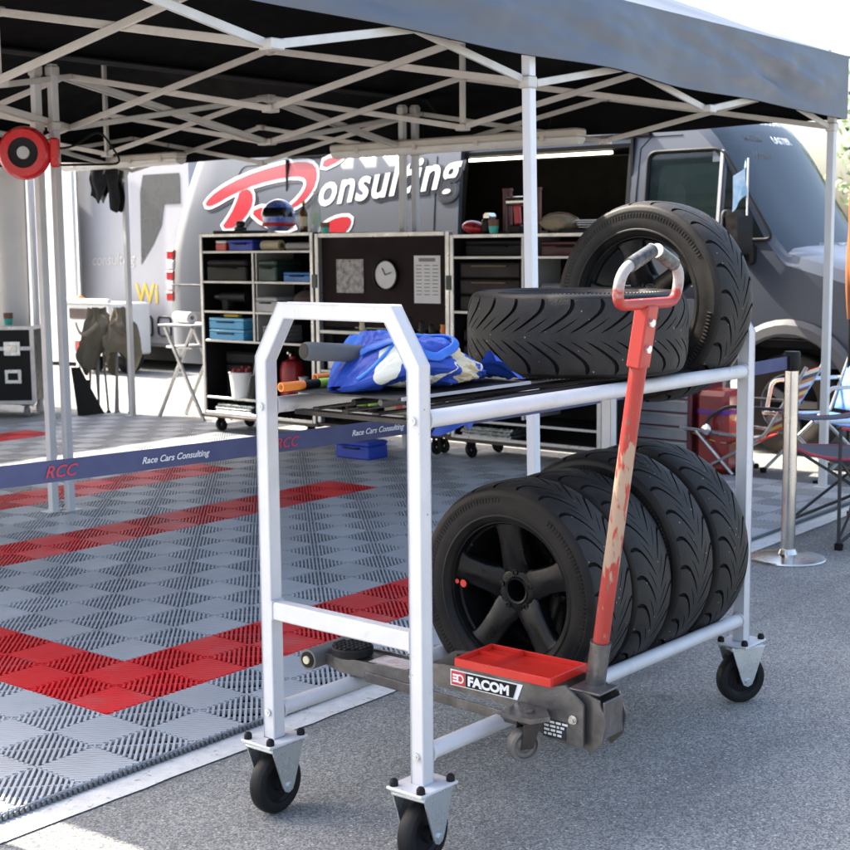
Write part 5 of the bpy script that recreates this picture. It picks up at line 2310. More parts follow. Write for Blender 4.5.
def strip_lamp(label, x, y0, y1, z):
    l = thing('strip_lamp', label, 'lamp', (x, (y0 + y1) / 2, z), 0, 'strip lamps hung under the tent edge')
    n = (y1 - y0)
    b = MB()
    b.box((0, 0, .03), (.12, n, .05), bev=.012)
    b.build('housing', LAMP, l)
    b = MB()
    b.loft([[(.055 * math.cos(a), yy, .002 - .045 * math.sin(a)) for a in [PI * k / 10 for k in range(11)]] for yy in (-n / 2 + .01, n / 2 - .01)])
    b.build('diffuser', LENS, l)
    for k in range(4):
        for s in (-1, 1):
            b = MB()
            b.box((s * .062, -n / 2 + n * (k + .5) / 4, .005), (.008, .035, .05), bev=.003)
            b.build('clip', LAMP, l)
    for s in (-1, 1):
        b = MB()
        b.tube((0, s * n * .38, .055), (.03, s * n * .38, .14), .004, 6)
        b.build('hook', DARK, l)
    return l


strip_lamp('long weatherproof strip lamp hung under the canopy before the van lettering', 4.93, 1.84, 3.92, 2.10)
strip_lamp('weatherproof strip lamp hung above the black shirt', 4.93, 5.54, 7.02, 2.135)

# cable reel
rl = thing('cable_reel', 'round red cable reel with black drum, hung on the twin tent leg', 'reel', (1.835, 3.24, 1.93), 0)
Mr = frame((0, 0, 0), (.62, -.78, 0), (0, 0, 1))
b = MB(Mr)
b.lathe([(.078, .055), (.118, .055), (.132, .04), (.137, .02), (.132, 0), (.122, -.02), (.078, -.02)], 40, closed=True)
b.build('rim', mat('reel_red', (.68, .02, .025), .3, coat=.5), rl)
b = MB(Mr)
b.lathe([(0, .045), (.03, .045), (.078, .05), (.0785, .0), (0, .0)], 36)
b.build('drum', DARK2, rl)
b = MB(Mr)
b.lathe([(0, .052), (.032, .052), (.034, .046), (.03, .044), (0, .044)], 24)
b.build('hub_cap', mat('hub_silver', (.5, .5, .5), .35, .6), rl)
b = MB(Mr)
b.box((.155, 0, .02), (.045, .15, .05), bev=.01)
b.build('bracket', MATS['reel_red'], rl)
b = MB()
b.path(bend([(.03, -.05, .02), (.2, -.12, .03), (.32, -.2, .13), (.42, -.26, -.05), (.12, -.1, -.06)], .06), .006, 8)
b.build('cable', BLACK, rl)

# black shirt
sh = thing('shirt', 'black shirt hanging from the tent frame by its corner', 'shirt', (5.0, 6.6, 1.75))
b = MB()
outline = lambda c: 1.0


def shirt(a, c):
    y = .20 - .40 * a
    top = .40
    K_ = ((0, .14), (.34, .06), (.62, .26), (.70, .02), (.95, -.02), (1.001, .05))
    q_ = max(k for k in range(5) if K_[k][0] <= a)
    bot = K_[q_][1] + (K_[q_ + 1][1] - K_[q_][1]) * (a - K_[q_][0]) / (K_[q_ + 1][0] - K_[q_][0])
    return (.012 * math.sin(a * 14 + c * 2) + .01 * math.sin(c * 9), y * (1 - .1 * (1 - c)), bot + (top - bot) * c)


b.grid(shirt, 26, 12)
b.grid(lambda a, c: tuple(Vector(shirt(a, c)) + Vector((.05, 0, .004))), 26, 12)
b.build('cloth', mat('black_cloth', (.012, .012, .013), .9), sh, smooth=70, fix=False)
b = MB()
b.path(bend([(.025, .02, .39), (.025, .02, .43), (.04, 0, .46), (.03, -.03, .44)], .015), .004, 6)
b.build('hanger_hook', STEEL, sh)

# flight case on the tiles, with paper cup
fc = thing('flight_case', 'black flight case with silver edges and butterfly latches on castors', 'flight case', (4.56, 7.76, 0), R(39))
b = MB()
b.box((0, 0, .45), (.56, .98, .62), bev=.004)
b.build('panels', BLACK, fc)
for z in (.135, .60, .775):
    b = MB()
    b.box((-.281, 0, z), (.012, 1.0, .034), bev=.003)
    b.build('edge_profile', EDGE, fc)
for s in (-1, 1):
    b = MB()
    b.box((-.2805, s * .49, .455), (.016, .036, .64), bev=.003)
    b.build('edge_profile', EDGE, fc)
    b = MB()
    b.box((0, s * .4915, .775), (.56, .012, .034), bev=.003)
    b.build('edge_profile', EDGE, fc)
for (y, z) in ((-.32, .60), (.1, .60), (-.32, .36), (.1, .36)):
    b = MB()
    b.box((-.29, y, z), (.012, .14, .12), bev=.003)
    l_ = b.build('latch', ZINC, fc)
    b = MB()
    b.box((-.299, y, z), (.010, .085, .06), bev=.003)
    b.build('latch_cup', DARK2 if z < .5 else STEEL, l_)
for sx in (-1, 1):
    for sy in (-1, 1):
        b = MB()
        b.lathe([(.015, -.016), (.047, -.016), (.05, 0), (.047, .016), (.015, .016)], 20, Matrix.Translation((sx * .2, sy * .4, .0505 + .0)) @ RX90, closed=True)
        b.box((sx * .2, sy * .4, .118), (.08, .07, .035))
        b.build('castor', GREY, fc)
cup('teal and brown paper cup on the black flight case', 4.624, 7.49, .7945, .04, .1, TEAL, BROWN)
# black board leaning against the case
ab = thing('notice_board', 'black A-board leaning behind the twin tent legs', 'board', (4.98, 7.02, .0), R(10))
b = MB(Matrix.Rotation(R(0), 4, 'X'))
b.prism([(-.0, 0), (.26, 0), (.02, .42), (-.05, .42)], .03, frame((0, 0, .003), (.2, -1, 0), (0, 0, 1)))
b.build('panel', BLACK, ab)
b = MB()
b.bar((.04, -.06, .02), (.12, .0, .30), .02, .02)
b.build('strut', DARK2, ab)

# folded camping chairs with khaki cloth hung over them
KH = mat('khaki_cloth', (.16, .14, .10), .9, c2=(.10, .09, .065), nscale=5, bump=.3, bscale=90)
KH2 = mat('sand_cloth', (.42, .37, .28), .9, c2=(.3, .26, .2), nscale=5)


def folded_chair(label, x, y, m1, m2, seed, rz):
    t = thing('folded_chair', label, 'chair', (x, y, 0), rz, 'folded camping chairs by the white trailer')
    rr = random.Random(seed)
    for k in range(4):
        a = k * PI / 2 + .4
        b = MB()
        b.tube((.06 * math.cos(a), .09 * math.sin(a), .005), (.03 * math.cos(a + .5), .05 * math.sin(a + .5), .85), .010, 8)
        b.build('leg', GREY, t)
        b = MB()
        b.lathe([(0, 0), (.018, 0), (.018, .03), (0, .03)], 10, Matrix.Translation((.06 * math.cos(a), .09 * math.sin(a), 0)))
        b.build('foot', BLACK, t)

    def cloth(a, c):
        th = 2 * PI * a
        f = fbm((math.cos(th) * 1.5, math.sin(th) * 1.5, c * 2 + seed), 1.2)
        r = (.055 + .085 * (1 - c) ** .5 * math.sin(PI * min(1, c + .1)) + .05 * f)
        low = .34 + .22 * (.5 + .5 * math.sin(th * 1.5 + seed)) ** 1
        return (r * math.cos(th), r * 1.25 * math.sin(th), low + (.93 - low) * c + .02 * f)
    b = MB()
    b.grid(cloth, 40, 18)
    b.build('seat_cloth', m1, t, smooth=70, merge=True)
    b = MB()
    b.path([(-.12 - .05 * math.sin(k * .5), .12 - .03 * k, .80 - .09 * math.sin(k * .45)) for k in range(8)], .022, 8, flat=.3)
    b.build('strap', m2, t)
    return t


folded_chair('folded khaki camping chair with drooping cloth, beside the flight case', 5.16, 6.98, KH, KH2, 1, .3)
folded_chair('folded sand-coloured camping chair, beside the thin back tent leg', 5.24, 6.74, mat('olive_cloth', (.22, .19, .14), .9, c2=(.13, .11, .08), nscale=6), KH, 4, 1.2)

# folding table by the cabinet
ft = thing('folding_table', 'aluminium folding table with crossed legs beside the shelf cabinet', 'table', (5.38, 5.98, 0))
b = MB()
b.box((0, 0, .80), (.4, .42, .02), bev=.004)
b.build('table_top', LGREY, ft)
b = MB()
b.box((0, .02, .62), (.3, .3, .012), bev=.003)
b.build('lower_shelf', LGREY, ft)
for sx in (-.15, .15):
    for s in (-1, 1):
        b = MB()
        b.bar((sx + .012 * s, s * .30, .004), (sx + .012 * s, -s * .16, .785), .022, .03, .003)
        b.build('leg', ALU2, ft)
    b = MB()
    b.bar((sx, -.16, .615), (sx, .16, .615), .012, .012)
    b.build('brace', ALU2, ft)
for k, (y, z, m_, l) in enumerate(((.05, .8115, mat('white_rag', (.6, .6, .6), .9), 'white towel roll on the folding table'),)):
    t = thing('towel', l, 'towel', (5.34, 5.98 + y, z), R(80))
    b = MB()
    b.tube((-.12, 0, .05), (.12, 0, .05), .05, 18)
    b.build('roll', m_, t)
    b = MB()
    b.tube((-.1205, 0, .05), (-.123, 0, .05), .018, 12)
    b.build('core', BROWN, t)

# white trailer end with lamps
tr = thing('white_trailer', 'low white trailer with red tail lamp and orange marker lamp', 'trailer', (7.9, 10.25, 0))
b = MB()
b.box((0, 0, .52), (.6, .8, .60), bev=.02)
b.build('box', WHITE2, tr)
b = MB()
b.box((-.31, 0, .85), (.06, .85, .05), bev=.008)
b.build('top_rail', WHITE2, tr)
b = MB()
b.box((-.302, .02, .70), (.03, .6, .12), bev=.006)
b.build('opening', mat('trailer_slot', (.05, .03, .025), .6), tr)
b = MB()
b.box((-.302, .16, .33), (.03, .16, .14), bev=.01)
b.build('tail_lamp', MATS['tail_red'], tr)
b = MB()
b.lathe([(0, 0), (.05, 0), (.05, .05), (.03, .08), (0, .085)], 18, Matrix.Translation((-.2, .25, .8205)))
b.build('marker_lamp', ORANGE, tr)
for s in (-1, 1):
    b = MB()
    b.lathe([(.05, -.06), (.16, -.06), (.18, -.03), (.18, .03), (.16, .06), (.05, .06)], 28, Matrix.Translation((.05, s * .3, .182)) @ RX90, closed=True)
    b.box((.05, s * .3, .2), (.08, .06, .1))
    b.build('wheel', BLACK, tr)

# grey race truck behind
TG = mat('truck_silver', (.37, .37, .39), .5, .0, c2=(.34, .34, .36), nscale=1.5, rvar=.05)
tk = thing('race_truck', 'silver box truck with black swoosh and yellow lettering', 'truck', (9.6, 12.2, 0))
b = MB()
b.box((0, 0, 1.78), (2.4, 5.8, 3.0), bev=.05)
b.build('box_body', TG, tk)
b = MB()
b.box((0, 0, .20), (2.3, 5.0, .16))
b.build('chassis', BLACK, tk)
for y in (-1.6, 1.2):
    for sx in (-1, 1):
        b = MB(X_lathe())
        b.lathe([(.2, -.12), (.45, -.12), (.48, -.08), (.48, .08), (.45, .12), (.2, .12)], 32, Matrix.Translation((-.482, y + 1.2, sx * .9)), closed=True)
        b.build('wheel', RUB, tk)
b = MB()
sw = [(-1.98, 2.75), (-2.55, 2.75), (-2.58, 2.3), (-2.36, 1.2), (-2.25, .85), (-2.1, 1.2), (-1.95, 1.75), (-1.92, 2.1), (-1.6, 2.1), (-1.6, 2.75)]
sw = [(-2.70, 2.30), (-2.06, 2.30), (-2.0, 2.1), (-1.98, 1.25), (-2.2, 1.48), (-2.36, 1.7), (-2.42, 1.95), (-2.70, 1.95)]
b.add([(-1.206, y, z) for y, z in sw], [tuple(range(len(sw)))])
b.build('swoosh', mat('swoosh_dark', (.05, .055, .06), .3), tk, smooth=0, fix=False)
text_part('lettering', 'Wi', .33, frame((-1.207, -1.86, .80), (0, -1, 0), (0, 0, 1)), YELLOW, tk, ext=.001, bold=.005)
text_part('lettering', 'consulting', .20, frame((-1.207, -1.05, 1.24), (0, -1, .03), (0, 0, 1)), mat('pale_letter', (.62, .60, .56), .4), tk, ext=.001, shear=.2)
for y in (-2.03, -2.36):
    b = MB()
    b.path([(-1.205, p.x, p.y) for p in bend([(y - .11, .42, 0), (y + .11, .42, 0), (y + .11, .64, 0), (y - .11, .64, 0), (y - .11, .43, 0)], .05)], .014, 8)
    b.build('hatch_frame', DARK2, tk)
# white awning wall beyond
aw = thing('white_awning', 'translucent white awning wall behind the grey curtain', 'awning', (8.2, 13.75, 0))
b = MB()
for k in range(14):
    pass
b.grid(lambda a, c: (.03 * math.sin(a * 40), -2.6 + 4.6 * a, .05 + 3.2 * c), 60, 6)
b.grid(lambda a, c: (.03 + .03 * math.sin(a * 40), -2.6 + 4.6 * a, .05 + 3.2 * c), 60, 6)
b.build('wall', mat('awning_white', (.75, .75, .74), .7), aw, fix=False)
for y in (-2.6, -.3, 2.0):
    b = MB()
    b.bar((-.06, y, .0), (-.06, y, 3.3), .05, .05, .004)
    b.build('pole', WHITE2, aw)

# neighbouring tent with a grey curtain
n3 = thing('neighbour_tent', 'grey pop-up tent of the next pitch with a drawn grey curtain', 'tent', (1.6, 8.9, 0))
canopy(n3, -3.4, 3.34, -1.52, 1.5, (-1.6, 1.6), 2.47, 3.1, 2.14, 9.)
for (x, y) in ((3.28, -1.46), (3.28, 1.44), (-3.3, -1.46), (-3.3, 1.44)):
    leg(n3, x, y, 2.42)
b = MB()
b.grid(lambda a, c: (3.24 + .035 * math.sin(a * 42) + .02 * math.sin(a * 17 + c), -1.40 + 2.8 * a, .06 + 2.1 * c), 90, 8)
b.grid(lambda a, c: (3.252 + .035 * math.sin(a * 42) + .02 * math.sin(a * 17 + c), -1.40 + 2.8 * a, .06 + 2.1 * c), 90, 8)
b.build('curtain', mat('grey_curtain', (.62, .60, .58), .85, c2=(.52, .50, .48), nscale=3), n3, smooth=70, fix=False)

# orange furled flag by the corner leg
ff = thing('furled_flag', 'orange flag furled round a dark pole behind the tent corner', 'flag', (6.05, .535, 0))
b = MB()
b.tube((0, 0, .02), (0, 0, 2.6), .014, 10)
b.build('pole', BLACK, ff)
b = MB()
b.lathe([(0, 0), (.18, 0), (.18, .012), (.03, .03), (.02, .06), (0, .06)], 24)
b.build('base', BLACK, ff)


def furl(a, c):
    th = 2 * PI * a
    r = .016 + .024 * math.sin(PI * c) * (1 - .4 * c) + .010 * math.sin(3 * th + c * 9) * (1 - c * .5)
    return (r * math.cos(th), r * math.sin(th), .95 + 1.0 * c)


b = MB()
b.grid(furl, 28, 26)
b.build('cloth', mat('flag_orange', (.34, .11, .03), .85, c2=(.2, .06, .02), nscale=6), ff, smooth=70, merge=True)
# ================================================================== chairs at the right
def stripes(name, cols, axis=1, scale=9.):
    m = mat(name, cols[0], .85, rvar=0)
    N, L, b_ = nodes_of(m)
    tc = N.new('ShaderNodeTexCoord')
    sx = N.new('ShaderNodeSeparateXYZ')
    L.new(tc.outputs['UV'], sx.inputs[0])
    mu = N.new('ShaderNodeMath')
    mu.operation = 'MULTIPLY'
    mu.inputs[1].default_value = scale
    L.new(sx.outputs[axis], mu.inputs[0])
    fr = N.new('ShaderNodeMath')
    fr.operation = 'FRACT'
    L.new(mu.outputs[0], fr.inputs[0])
    cr = N.new('ShaderNodeValToRGB')
    cr.color_ramp.interpolation = 'CONSTANT'
    e = cr.color_ramp.elements
    n = len(cols)
    e[0].position, e[0].color = 0, (*cols[0], 1)
    e[1].position, e[1].color = 1 / n, (*cols[1], 1)
    for k in range(2, n):
        q = e.new(k / n)
        q.color = (*cols[k], 1)
    L.new(fr.outputs[0], cr.inputs[0])
    L.new(cr.outputs[0], b_.inputs['Base Color'])
    return m


def sheet(fn, nu, nv, th, name, m, parent):
    """cloth with thickness and UV"""
    b = MB()
    b.grid(fn, nu, nv)
    me = b.mesh(name, smooth=60, fix=False)
    uv = me.uv_layers.new(name='UVMap')
    k = nu + 1
    for p in me.polygons:
        for li in p.loop_indices:
            vi = me.loops[li].vertex_index
            uv.data[li].uv = ((vi % k) / nu, (vi // k) / nv)
    o = link(name, me, m, parent)
    md = o.modifiers.new('thickness', 'SOLIDIFY')
    md.thickness = th
    return o


STR = stripes('stripe_cloth', [(.55, .03, .03), (.70, .45, .06), (.30, .03, .03), (.60, .58, .5), (.65, .2, .03), (.06, .03, .02), (.62, .5, .3)], 1, 2.)
CH = mat('chair_tube', (.55, .55, .55), .3, .7, c2=(.4, .4, .4))
TUB = mat('dark_tube', (.05, .05, .055), .4, .4)

# low striped folding chair: local +X is the way it faces
c1 = thing('striped_chair', 'low folding chair with red, yellow and white striped cloth', 'chair', (5.46, .90, 0), R(100))
sheet(lambda a, c: (-.10 + .50 * c, -.21 + .42 * a, .235 - .05 * math.sin(PI * c) + .06 * c), 10, 12, .004, 'seat', STR, c1)
sheet(lambda a, c: (-.13 - .22 * c, -.21 + .42 * a, .27 + .40 * c), 10, 12, .004, 'backrest', STR, c1)
for s in (-1, 1):
    b = MB()
    b.path(bend([(.40, s * .225, .30), (-.11, s * .225, .25), (-.37, s * .225, .70)], .06), .011, 10)
    b.build('side_frame', CH, c1)
    b = MB()
    b.path(bend([(-.24, s * .235, .44), (.10, s * .245, .45), (.24, s * .24, .36), (.20, s * .24, .26)], .06), .011, 10)
    b.build('armrest', TUB, c1)
    b = MB()
    b.tube((.30, s * .235, .285), (.05, s * .235, .012), .010, 8)
    b.build('leg', CH, c1)
    b = MB()
    b.tube((-.08, s * .24, .24), (.32, s * .24, .012), .010, 8)
    b.build('leg', CH, c1)
    for x in (.05, .32):
        b = MB()
        b.lathe([(0, 0), (.018, 0), (.02, .02), (.012, .03), (0, .03)], 12, Matrix.Translation((x, s * .238, 0)))
        b.build('rubber_foot', BLACK, c1)
b = MB()
b.tube((.40, -.225, .30), (.40, .225, .30), .010, 8)
b.build('front_bar', CH, c1)

# dark grey camping chair with pink piping
PK = mat('pink_piping', (.42, .05, .09), .7)
DG = mat('grey_mesh_cloth', (.10, .10, .115), .85, c2=(.13, .13, .14), nscale=60)
c2_ = thing('camping_chair', 'dark grey folding camping chair with red-pink piping', 'chair', (4.02, -.36, 0), R(140))


def seatfn(a, c):
    return (-.24 + .50 * c, -.25 + .50 * a, .40 - .07 * math.sin(PI * a) * math.sin(PI * c * .9 + .1) + .03 * c)


sheet(seatfn, 12, 12, .006, 'seat', DG, c2_)
sheet(lambda a, c: (-.25 - .20 * c, -.27 + .54 * a, .40 + .48 * c - .02 * math.sin(PI * a)), 12, 12, .006, 'backrest', DG, c2_)
b = MB()
b.path([seatfn(k / 12, 1) for k in range(13)] + [seatfn(1, 1 - k / 12) for k in range(1, 13)], .008, 6)
b.path([seatfn(0, k / 12) for k in range(13)], .008, 6)
b.build('piping', PK, c2_)
for s in (-1, 1):
    o_ = sheet(lambda a, c: (-.30 + .58 * c, s * (.30 + .05 * (a - .5)), .60 - .04 * math.sin(PI * c) + .012 * a - .02 * c), 3, 10, .006, 'armrest', DG, c2_)
    b = MB()
    b.path([(-.30 + .058 * k, s * .33, .606 - .04 * math.sin(PI * k / 10) - .002 * k) for k in range(11)], .008, 6)
    b.build('piping', PK, o_)
    b = MB()
    b.tube((.27, s * .30, .58), (.25, s * .27, .012), .009, 8)
    b.build('leg', TUB, c2_)
    b = MB()
    b.tube((-.44, s * .28, .88), (-.26, s * .28, .012), .009, 8)
    b.build('back_post', TUB, c2_)
    b = MB()
    b.tube((.26, s * .275, .03), (-.24, -s * .265, .40), .008, 8)
    b.build('cross_tube', TUB, c2_)
    b = MB()
    b.tube((-.26, s * .275, .03), (.25, -s * .262, .42), .008, 8)
    b.build('cross_tube', TUB, c2_)
    b = MB()
    b.tube((.25, s * .272, .03), (-.25, s * .272, .39), .008, 8)
    b.build('side_tube', TUB, c2_)
    for x in (.25, -.26):
        b = MB()
        b.lathe([(0, 0), (.02, 0), (.022, .03), (0, .035)], 12, Matrix.Translation((x, s * .272, 0)))
        b.build('foot', BLACK, c2_)


# blue and green camping chairs
def camp(label, x, y, rz, cloth_m, frame_m, zs=.38):
    t = thing('camping_chair', label, 'chair', (x, y, .0255 if x < 5.15 and y > .2 else 0), rz)
    sheet(lambda a, c: (-.24 + .48 * c, -.24 + .48 * a, zs - .05 * math.sin(PI * c) + .05 * c), 8, 10, .005, 'seat', cloth_m, t)
    sheet(lambda a, c: (-.26 - .17 * c, -.24 + .48 * a, zs + .03 + .46 * c), 8, 10, .005, 'backrest', cloth_m, t)
    for s in (-1, 1):
        b = MB()
        b.path(bend([(-.45, s * .255, zs + .52), (-.24, s * .255, zs), (.26, s * .255, zs + .02)], .05), .011, 10)
        b.build('side_frame', frame_m, t)
        b = MB()
        b.path(bend([(-.33, s * .28, zs + .22), (.18, s * .28, zs + .22), (.22, s * .28, zs + .02)], .05), .013, 10)
        b.build('armrest', frame_m, t)
        b = MB()
        b.tube((.18, s * .265, zs + .02), (-.24, s * .265, .012), .011, 8)
        b.build('leg', frame_m, t)
        b = MB()
        b.tube((-.2, s * .275, zs), (.24, s * .275, .012), .011, 8)
        b.build('leg', frame_m, t)
        for fx in (-.24, .24):
            b = MB()
            b.lathe([(0, 0), (.02, 0), (.022, .03), (0, .035)], 12, Matrix.Translation((fx, s * .27, 0)))
            b.build('foot', BLACK, t)
    return t


camp('camping chair with bright blue cloth and pale tubes, beside the van wheel', 5.62, .52, R(150), mat('blue_cloth', (.07, .25, .62), .75, c2=(.3, .45, .7), nscale=3, namt=.8), CH, .36)
camp('camping chair with sea-green cloth on dark tubes, behind the grey one', 4.75, -.36, R(190), mat('green_cloth', (.06, .30, .22), .8), TUB, .40)
# ================================================================== load on the trolley shelf
def rod(label, p0, p1, r, m, bands, group=None, cap=None):
    """rod in trolley coordinates with coloured sleeves near its start"""
    w0, w1 = tw(*p0), tw(*p1)
    t = thing('rod', label, 'rod', w0, 0, group)
    d = (w1 - w0)
    n = d.normalized()
    b = MB()
    b.tube((0, 0, 0), d, r, 12)
    b.build('shaft', m, t)
    for (s0, s1, mm) in bands:
        b = MB()
        b.tube(n * s0, n * s1, r * 1.45, 14)
        b.build('sleeve', mm, t)
    if cap:
        b = MB()
        b.tube(-n * .006, n * .03, r * 1.12, 14)
        b.build('end_cap', cap, t)
    return t


ZT = ZR + .0205
NEO = mat('neon_orange', (.85, .24, .03), .55)
NEG = mat('neon_green', (.42, .70, .08), .55)
rod('thick black rod with a pale worn tip along the near shelf rail', (.02, TW - .036, ZR + .010), (1.30, TW - .055, ZR + .010), .0115, mat('rod_black', (.02, .02, .022), .4), [], None, mat('worn_tip', (.25, .25, .25), .4))
rod('thin rod with orange, black and green sleeves, nearest the far shelf rail', (-.018, .07, ZR + .052), (.80, .09, ZR + .052), .008, DARK2, [(0, .075, NEO), (.075, .125, BLACK), (.125, .20, NEG), (.2, .42, BLACK)])
rod('thin rod with orange and green sleeves under the blue bag', (.155, .015, ZR + .058), (.80, .04, ZR + .052), .008, DARK2, [(0, .085, NEO), (.085, .18, BLACK), (.18, .25, NEG), (.25, .4, BLACK)])
for k, (b0, b1) in enumerate(((.22, .26), (.28, .30), (.34, .35))):
    rod(('charcoal rod in the bundle, beside the far slat', 'mid-grey rod in the middle of the bundle', 'black rod in the bundle, on the side of the pale-tipped rod')[k], (.08 + .03 * k, b0, ZR + .016), (1.25, b1, ZR + .016), .008, (DARK2, GREY, BLACK)[k], [], 'plain rods on the trolley shelf')
# board under the bag
t = thing('thin_board', 'thin black ragged board under the blue bag', 'board', tw(.28, .20, ZR + .034), TTH)
b = MB()
b.box((.02, 0, .003), (.52, .40, .005), bev=.001)
b.build('sheet', mat('ragged_black', (.03, .03, .032), .6, c2=(.09, .09, .09), nscale=40), t)
b = MB()
b.box((.02, -.2025, .003), (.50, .004, .008))
b.build('edge_tape', LGREY, t)


def bag_mat():
    m = mat('bag_cloth', (.012, .055, .36), .55, rvar=.1, bump=.25, bscale=120)
    N, L, b_ = nodes_of(m)
    tc = N.new('ShaderNodeTexCoord')
    vo = N.new('ShaderNodeTexVoronoi')
    vo.inputs['Scale'].default_value = 8.5
    vo.inputs['Randomness'].default_value = 1.
    wv = N.new('ShaderNodeTexNoise')
    wv.inputs['Scale'].default_value = 5
    L.new(tc.outputs['Object'], wv.inputs['Vector'])
    ad = N.new('ShaderNodeMix')
    ad.data_type = 'RGBA'
    ad.blend_type = 'ADD'
    ad.inputs[0].default_value = .22
    L.new(tc.outputs['Object'], ad.inputs[6])
    L.new(wv.outputs['Color'], ad.inputs[7])
    L.new(ad.outputs[2], vo.inputs['Vector'])
    sp = N.new('ShaderNodeSeparateColor')
    L.new(vo.outputs['Color'], sp.inputs[0])
    cr = N.new('ShaderNodeValToRGB')
    cr.color_ramp.interpolation = 'CONSTANT'
    e = cr.color_ramp.elements
    e[0].position, e[0].color = 0, (.012, .055, .36, 1)
    e[1].position, e[1].color = .55, (.66, .66, .58, 1)
    q = e.new(.76)
    q.color = (.02, .12, .50, 1)
    q = e.new(.88)
    q.color = (.52, .48, .33, 1)
    L.new(sp.outputs[0], cr.inputs[0])
    L.new(cr.outputs[0], b_.inputs['Base Color'])
    return m


BG = bag_mat()
bag = thing('kit_bag', 'crumpled blue and white kit bag on the trolley shelf', 'bag', tw(.245, .24, ZR + .044), TTH + R(-8))


def bagfn(a, c):
    th = 2 * PI * a
    x = -.22 + .46 * c
    prof = max(0., math.sin(PI * min(1, max(0, c * .97 + .015)))) ** .55
    hz = (.038 + .026 * math.sin(PI * min(1, c * 1.25)) ** 1 + .018 * math.exp(-((c - .28) / .12) ** 2)) * prof
    wy = (.13 + .05 * math.sin(PI * c)) * prof
    f = fbm((c * 3.2, math.cos(th) * 1.1, math.sin(th) * 1.1), 1.6, 5)
    f2 = abs(fbm((c * 5 + 9, math.cos(th) * 2.2, math.sin(th) * 2.2), 1.3, 3))
    f3 = abs(fbm((c * 9 + 3, math.cos(th + c * 2) * 3.5, math.sin(th + c * 2) * 3.5), 1., 2))
    k = 1 + .26 * f - .8 * max(0, .16 - f2) - .5 * max(0, .14 - f3)
    z = hz + hz * math.sin(th) * k
    return (x + .02 * f, wy * math.cos(th) * (1 + .15 * f), max(.001, z) + .0)


b = MB()
b.grid(bagfn, 180, 140)
b.build('bag_body', BG, bag, smooth=80, merge=True)


def on_bag(pts, off):
    """polyline that follows the bag's surface"""
    out = []
    for (a0, c0), (a1, c1) in zip(pts, pts[1:]):
        for k in range(8):
            t = k / 8
            a, c = a0 + (a1 - a0) * t, c0 + (c1 - c0) * t
            p = Vector(bagfn(a, c))
            th = 2 * PI * a
            out.append(p + Vector((0, math.cos(th), math.sin(th))).normalized() * off)
    # soften
    for _ in range(3):
        out = [out[0]] + [(out[k - 1] + out[k] * 2 + out[k + 1]) / 4 for k in range(1, len(out) - 1)] + [out[-1]]
    return out


b = MB()
b.path(on_bag([(.26, .16), (.33, .22), (.42, .30), (.47, .40), (.42, .50), (.33, .55), (.27, .58)], .010), .011, 10, flat=.45)
b.build('carry_strap', mat('strap_blue', (.02, .13, .55), .5), bag)
b = MB()
b.path(on_bag([(.40, .06), (.36, .16), (.33, .32), (.31, .55), (.30, .80)], .003), .005, 8)
b.build('zip_piping', mat('piping_blue', (.03, .2, .65), .5), bag)
b = MB()
b.path(on_bag([(.48, .78), (.42, .78), (.34, .77), (.25, .77)], .002), .0035, 8)
b.build('seam', LGREY, bag)
b = MB()
b.grid(lambda a, c: (.20 + .10 * c, -.12 + .16 * a, .006 + .05 * (1 - c) * (1 + .4 * math.sin(a * 9)) + .008 * math.sin(a * 14 + c * 6)), 16, 8)
b.build('loose_cloth', mat('loose_blue', (.02, .08, .45), .6), bag, smooth=70, fix=False)
# rolled dark tube beside the bag
t = thing('rolled_mat', 'dark grey rolled sleeve poking out beside the blue bag', 'roll', tw(-.035, .17, ZR + .145), 0)
b = MB(Matrix.Rotation(TTH + R(-10), 4, 'Z'))
b.lathe([(.019, 0), (.0215, .004), (.0225, .02), (.022, .12), (.02, .15), (.02, .22), (0, .22)], 22, Matrix.Rotation(R(95), 4, 'Y'))
b.build('sleeve', mat('sleeve_grey', (.10, .105, .11), .7), t)
b = MB(Matrix.Rotation(TTH + R(-10), 4, 'Z'))
b.lathe([(.0, -.0015), (.0185, -.0015), (.0185, .003), (0, .003)], 22, Matrix.Rotation(R(95), 4, 'Y'))
b.build('inner', BLACK, t)
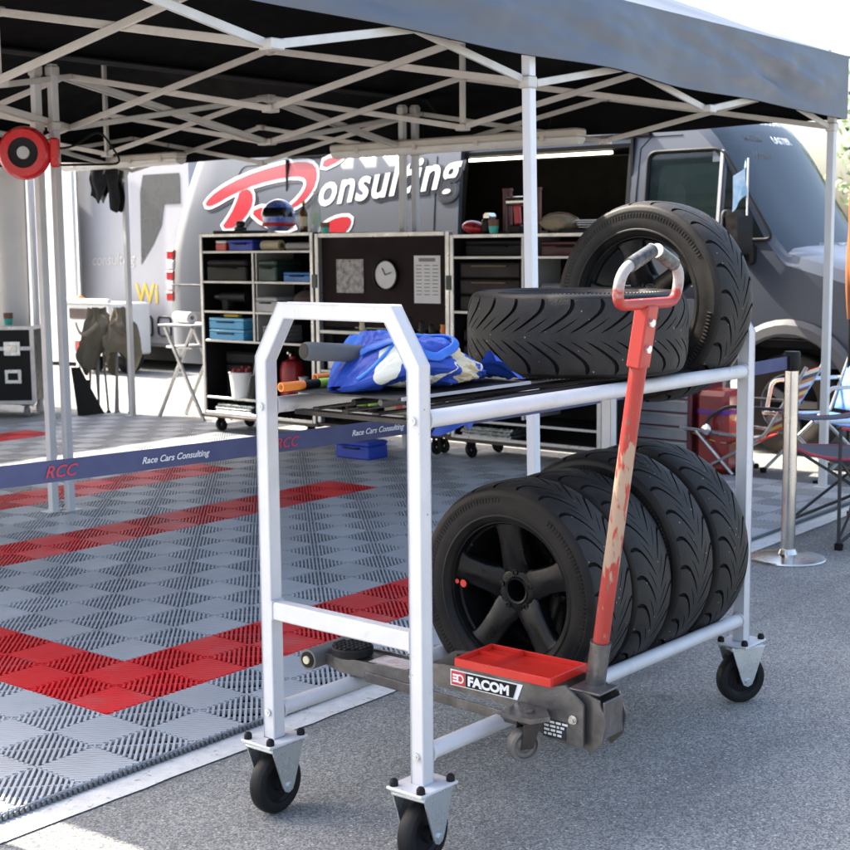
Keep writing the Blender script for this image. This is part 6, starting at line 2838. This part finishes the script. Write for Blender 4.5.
# corner of blue cloth hanging below the shelf
t = thing('hanging_cloth', 'corner of blue cloth hanging below the near shelf rail', 'cloth', tw(.10, TW - .03, ZR - .02), TTH)
b = MB()
b.grid(lambda a, c: (.16 * a + .02 * math.sin(c * 3), .012 * math.sin(a * 8) - .0 + .02, .03 - (.055 + .01 * math.sin(a * 7)) * c), 12, 6)
b.grid(lambda a, c: (.16 * a + .02 * math.sin(c * 3), .012 * math.sin(a * 8) + .004 + .02, .03 - (.055 + .01 * math.sin(a * 7)) * c), 12, 6)
b.build('cloth', MATS['loose_blue'], t, smooth=70, fix=False)

# ================================================================== trees at the right, beyond the van
LEAF = mat('leaf_green', (.06, .11, .03), .6, c2=(.10, .15, .04), nscale=2)
BARK = mat('bark', (.12, .09, .07), .9)


def tree(label, x, y, h, seed):
    t = thing('tree', label, 'tree', (x, y, 0), 0, 'trees beyond the car park')
    rr = random.Random(seed)
    b = MB()
    b.path([(0, 0, 0), (.1, .05, h * .25), (.05, .1, h * .5), (.0, .0, h * .85)], [h * .035, h * .028, h * .02, h * .006], 10)
    tips = []
    for k in range(9):
        a = k * 2.4
        z0 = h * (.3 + .05 * k)
        e = Vector((math.cos(a) * h * .22, math.sin(a) * h * .22, z0 + h * .16))
        b.path([(.05, .05, z0), tuple(e * .5 + Vector((0, 0, z0 * .5 + h * .02))), tuple(e)], [h * .014, h * .009, h * .004], 6)
        tips.append(e)
    b.build('trunk', BARK, t)
    c = MB()
    for k in range(70):
        e = rr.choice(tips)
        cc = e * rr.uniform(.6, 1.15) + Vector((rr.gauss(0, h * .06), rr.gauss(0, h * .06), rr.gauss(h * .05, h * .06)))
        for q in range(60):
            p = cc + Vector((rr.gauss(0, h * .045), rr.gauss(0, h * .045), rr.gauss(0, h * .04)))
            s = h * rr.uniform(.010, .02)
            u_ = Vector((rr.gauss(0, 1), rr.gauss(0, 1), rr.gauss(0, 1))).normalized()
            v_ = u_.orthogonal().normalized() * s
            u_ = u_ * s
            c.add([p - u_, p + v_ * .6, p + u_, p - v_ * .6], [(0, 1, 2, 3)])
    c.build('crown', LEAF, t, smooth=0, fix=False)


tree('leafy green tree beyond the tent corner', 22.5, 5.75, 5.0, 1)
tree('lower green tree beside the furled flag, far behind', 29.5, 6.4, 5.6, 2)
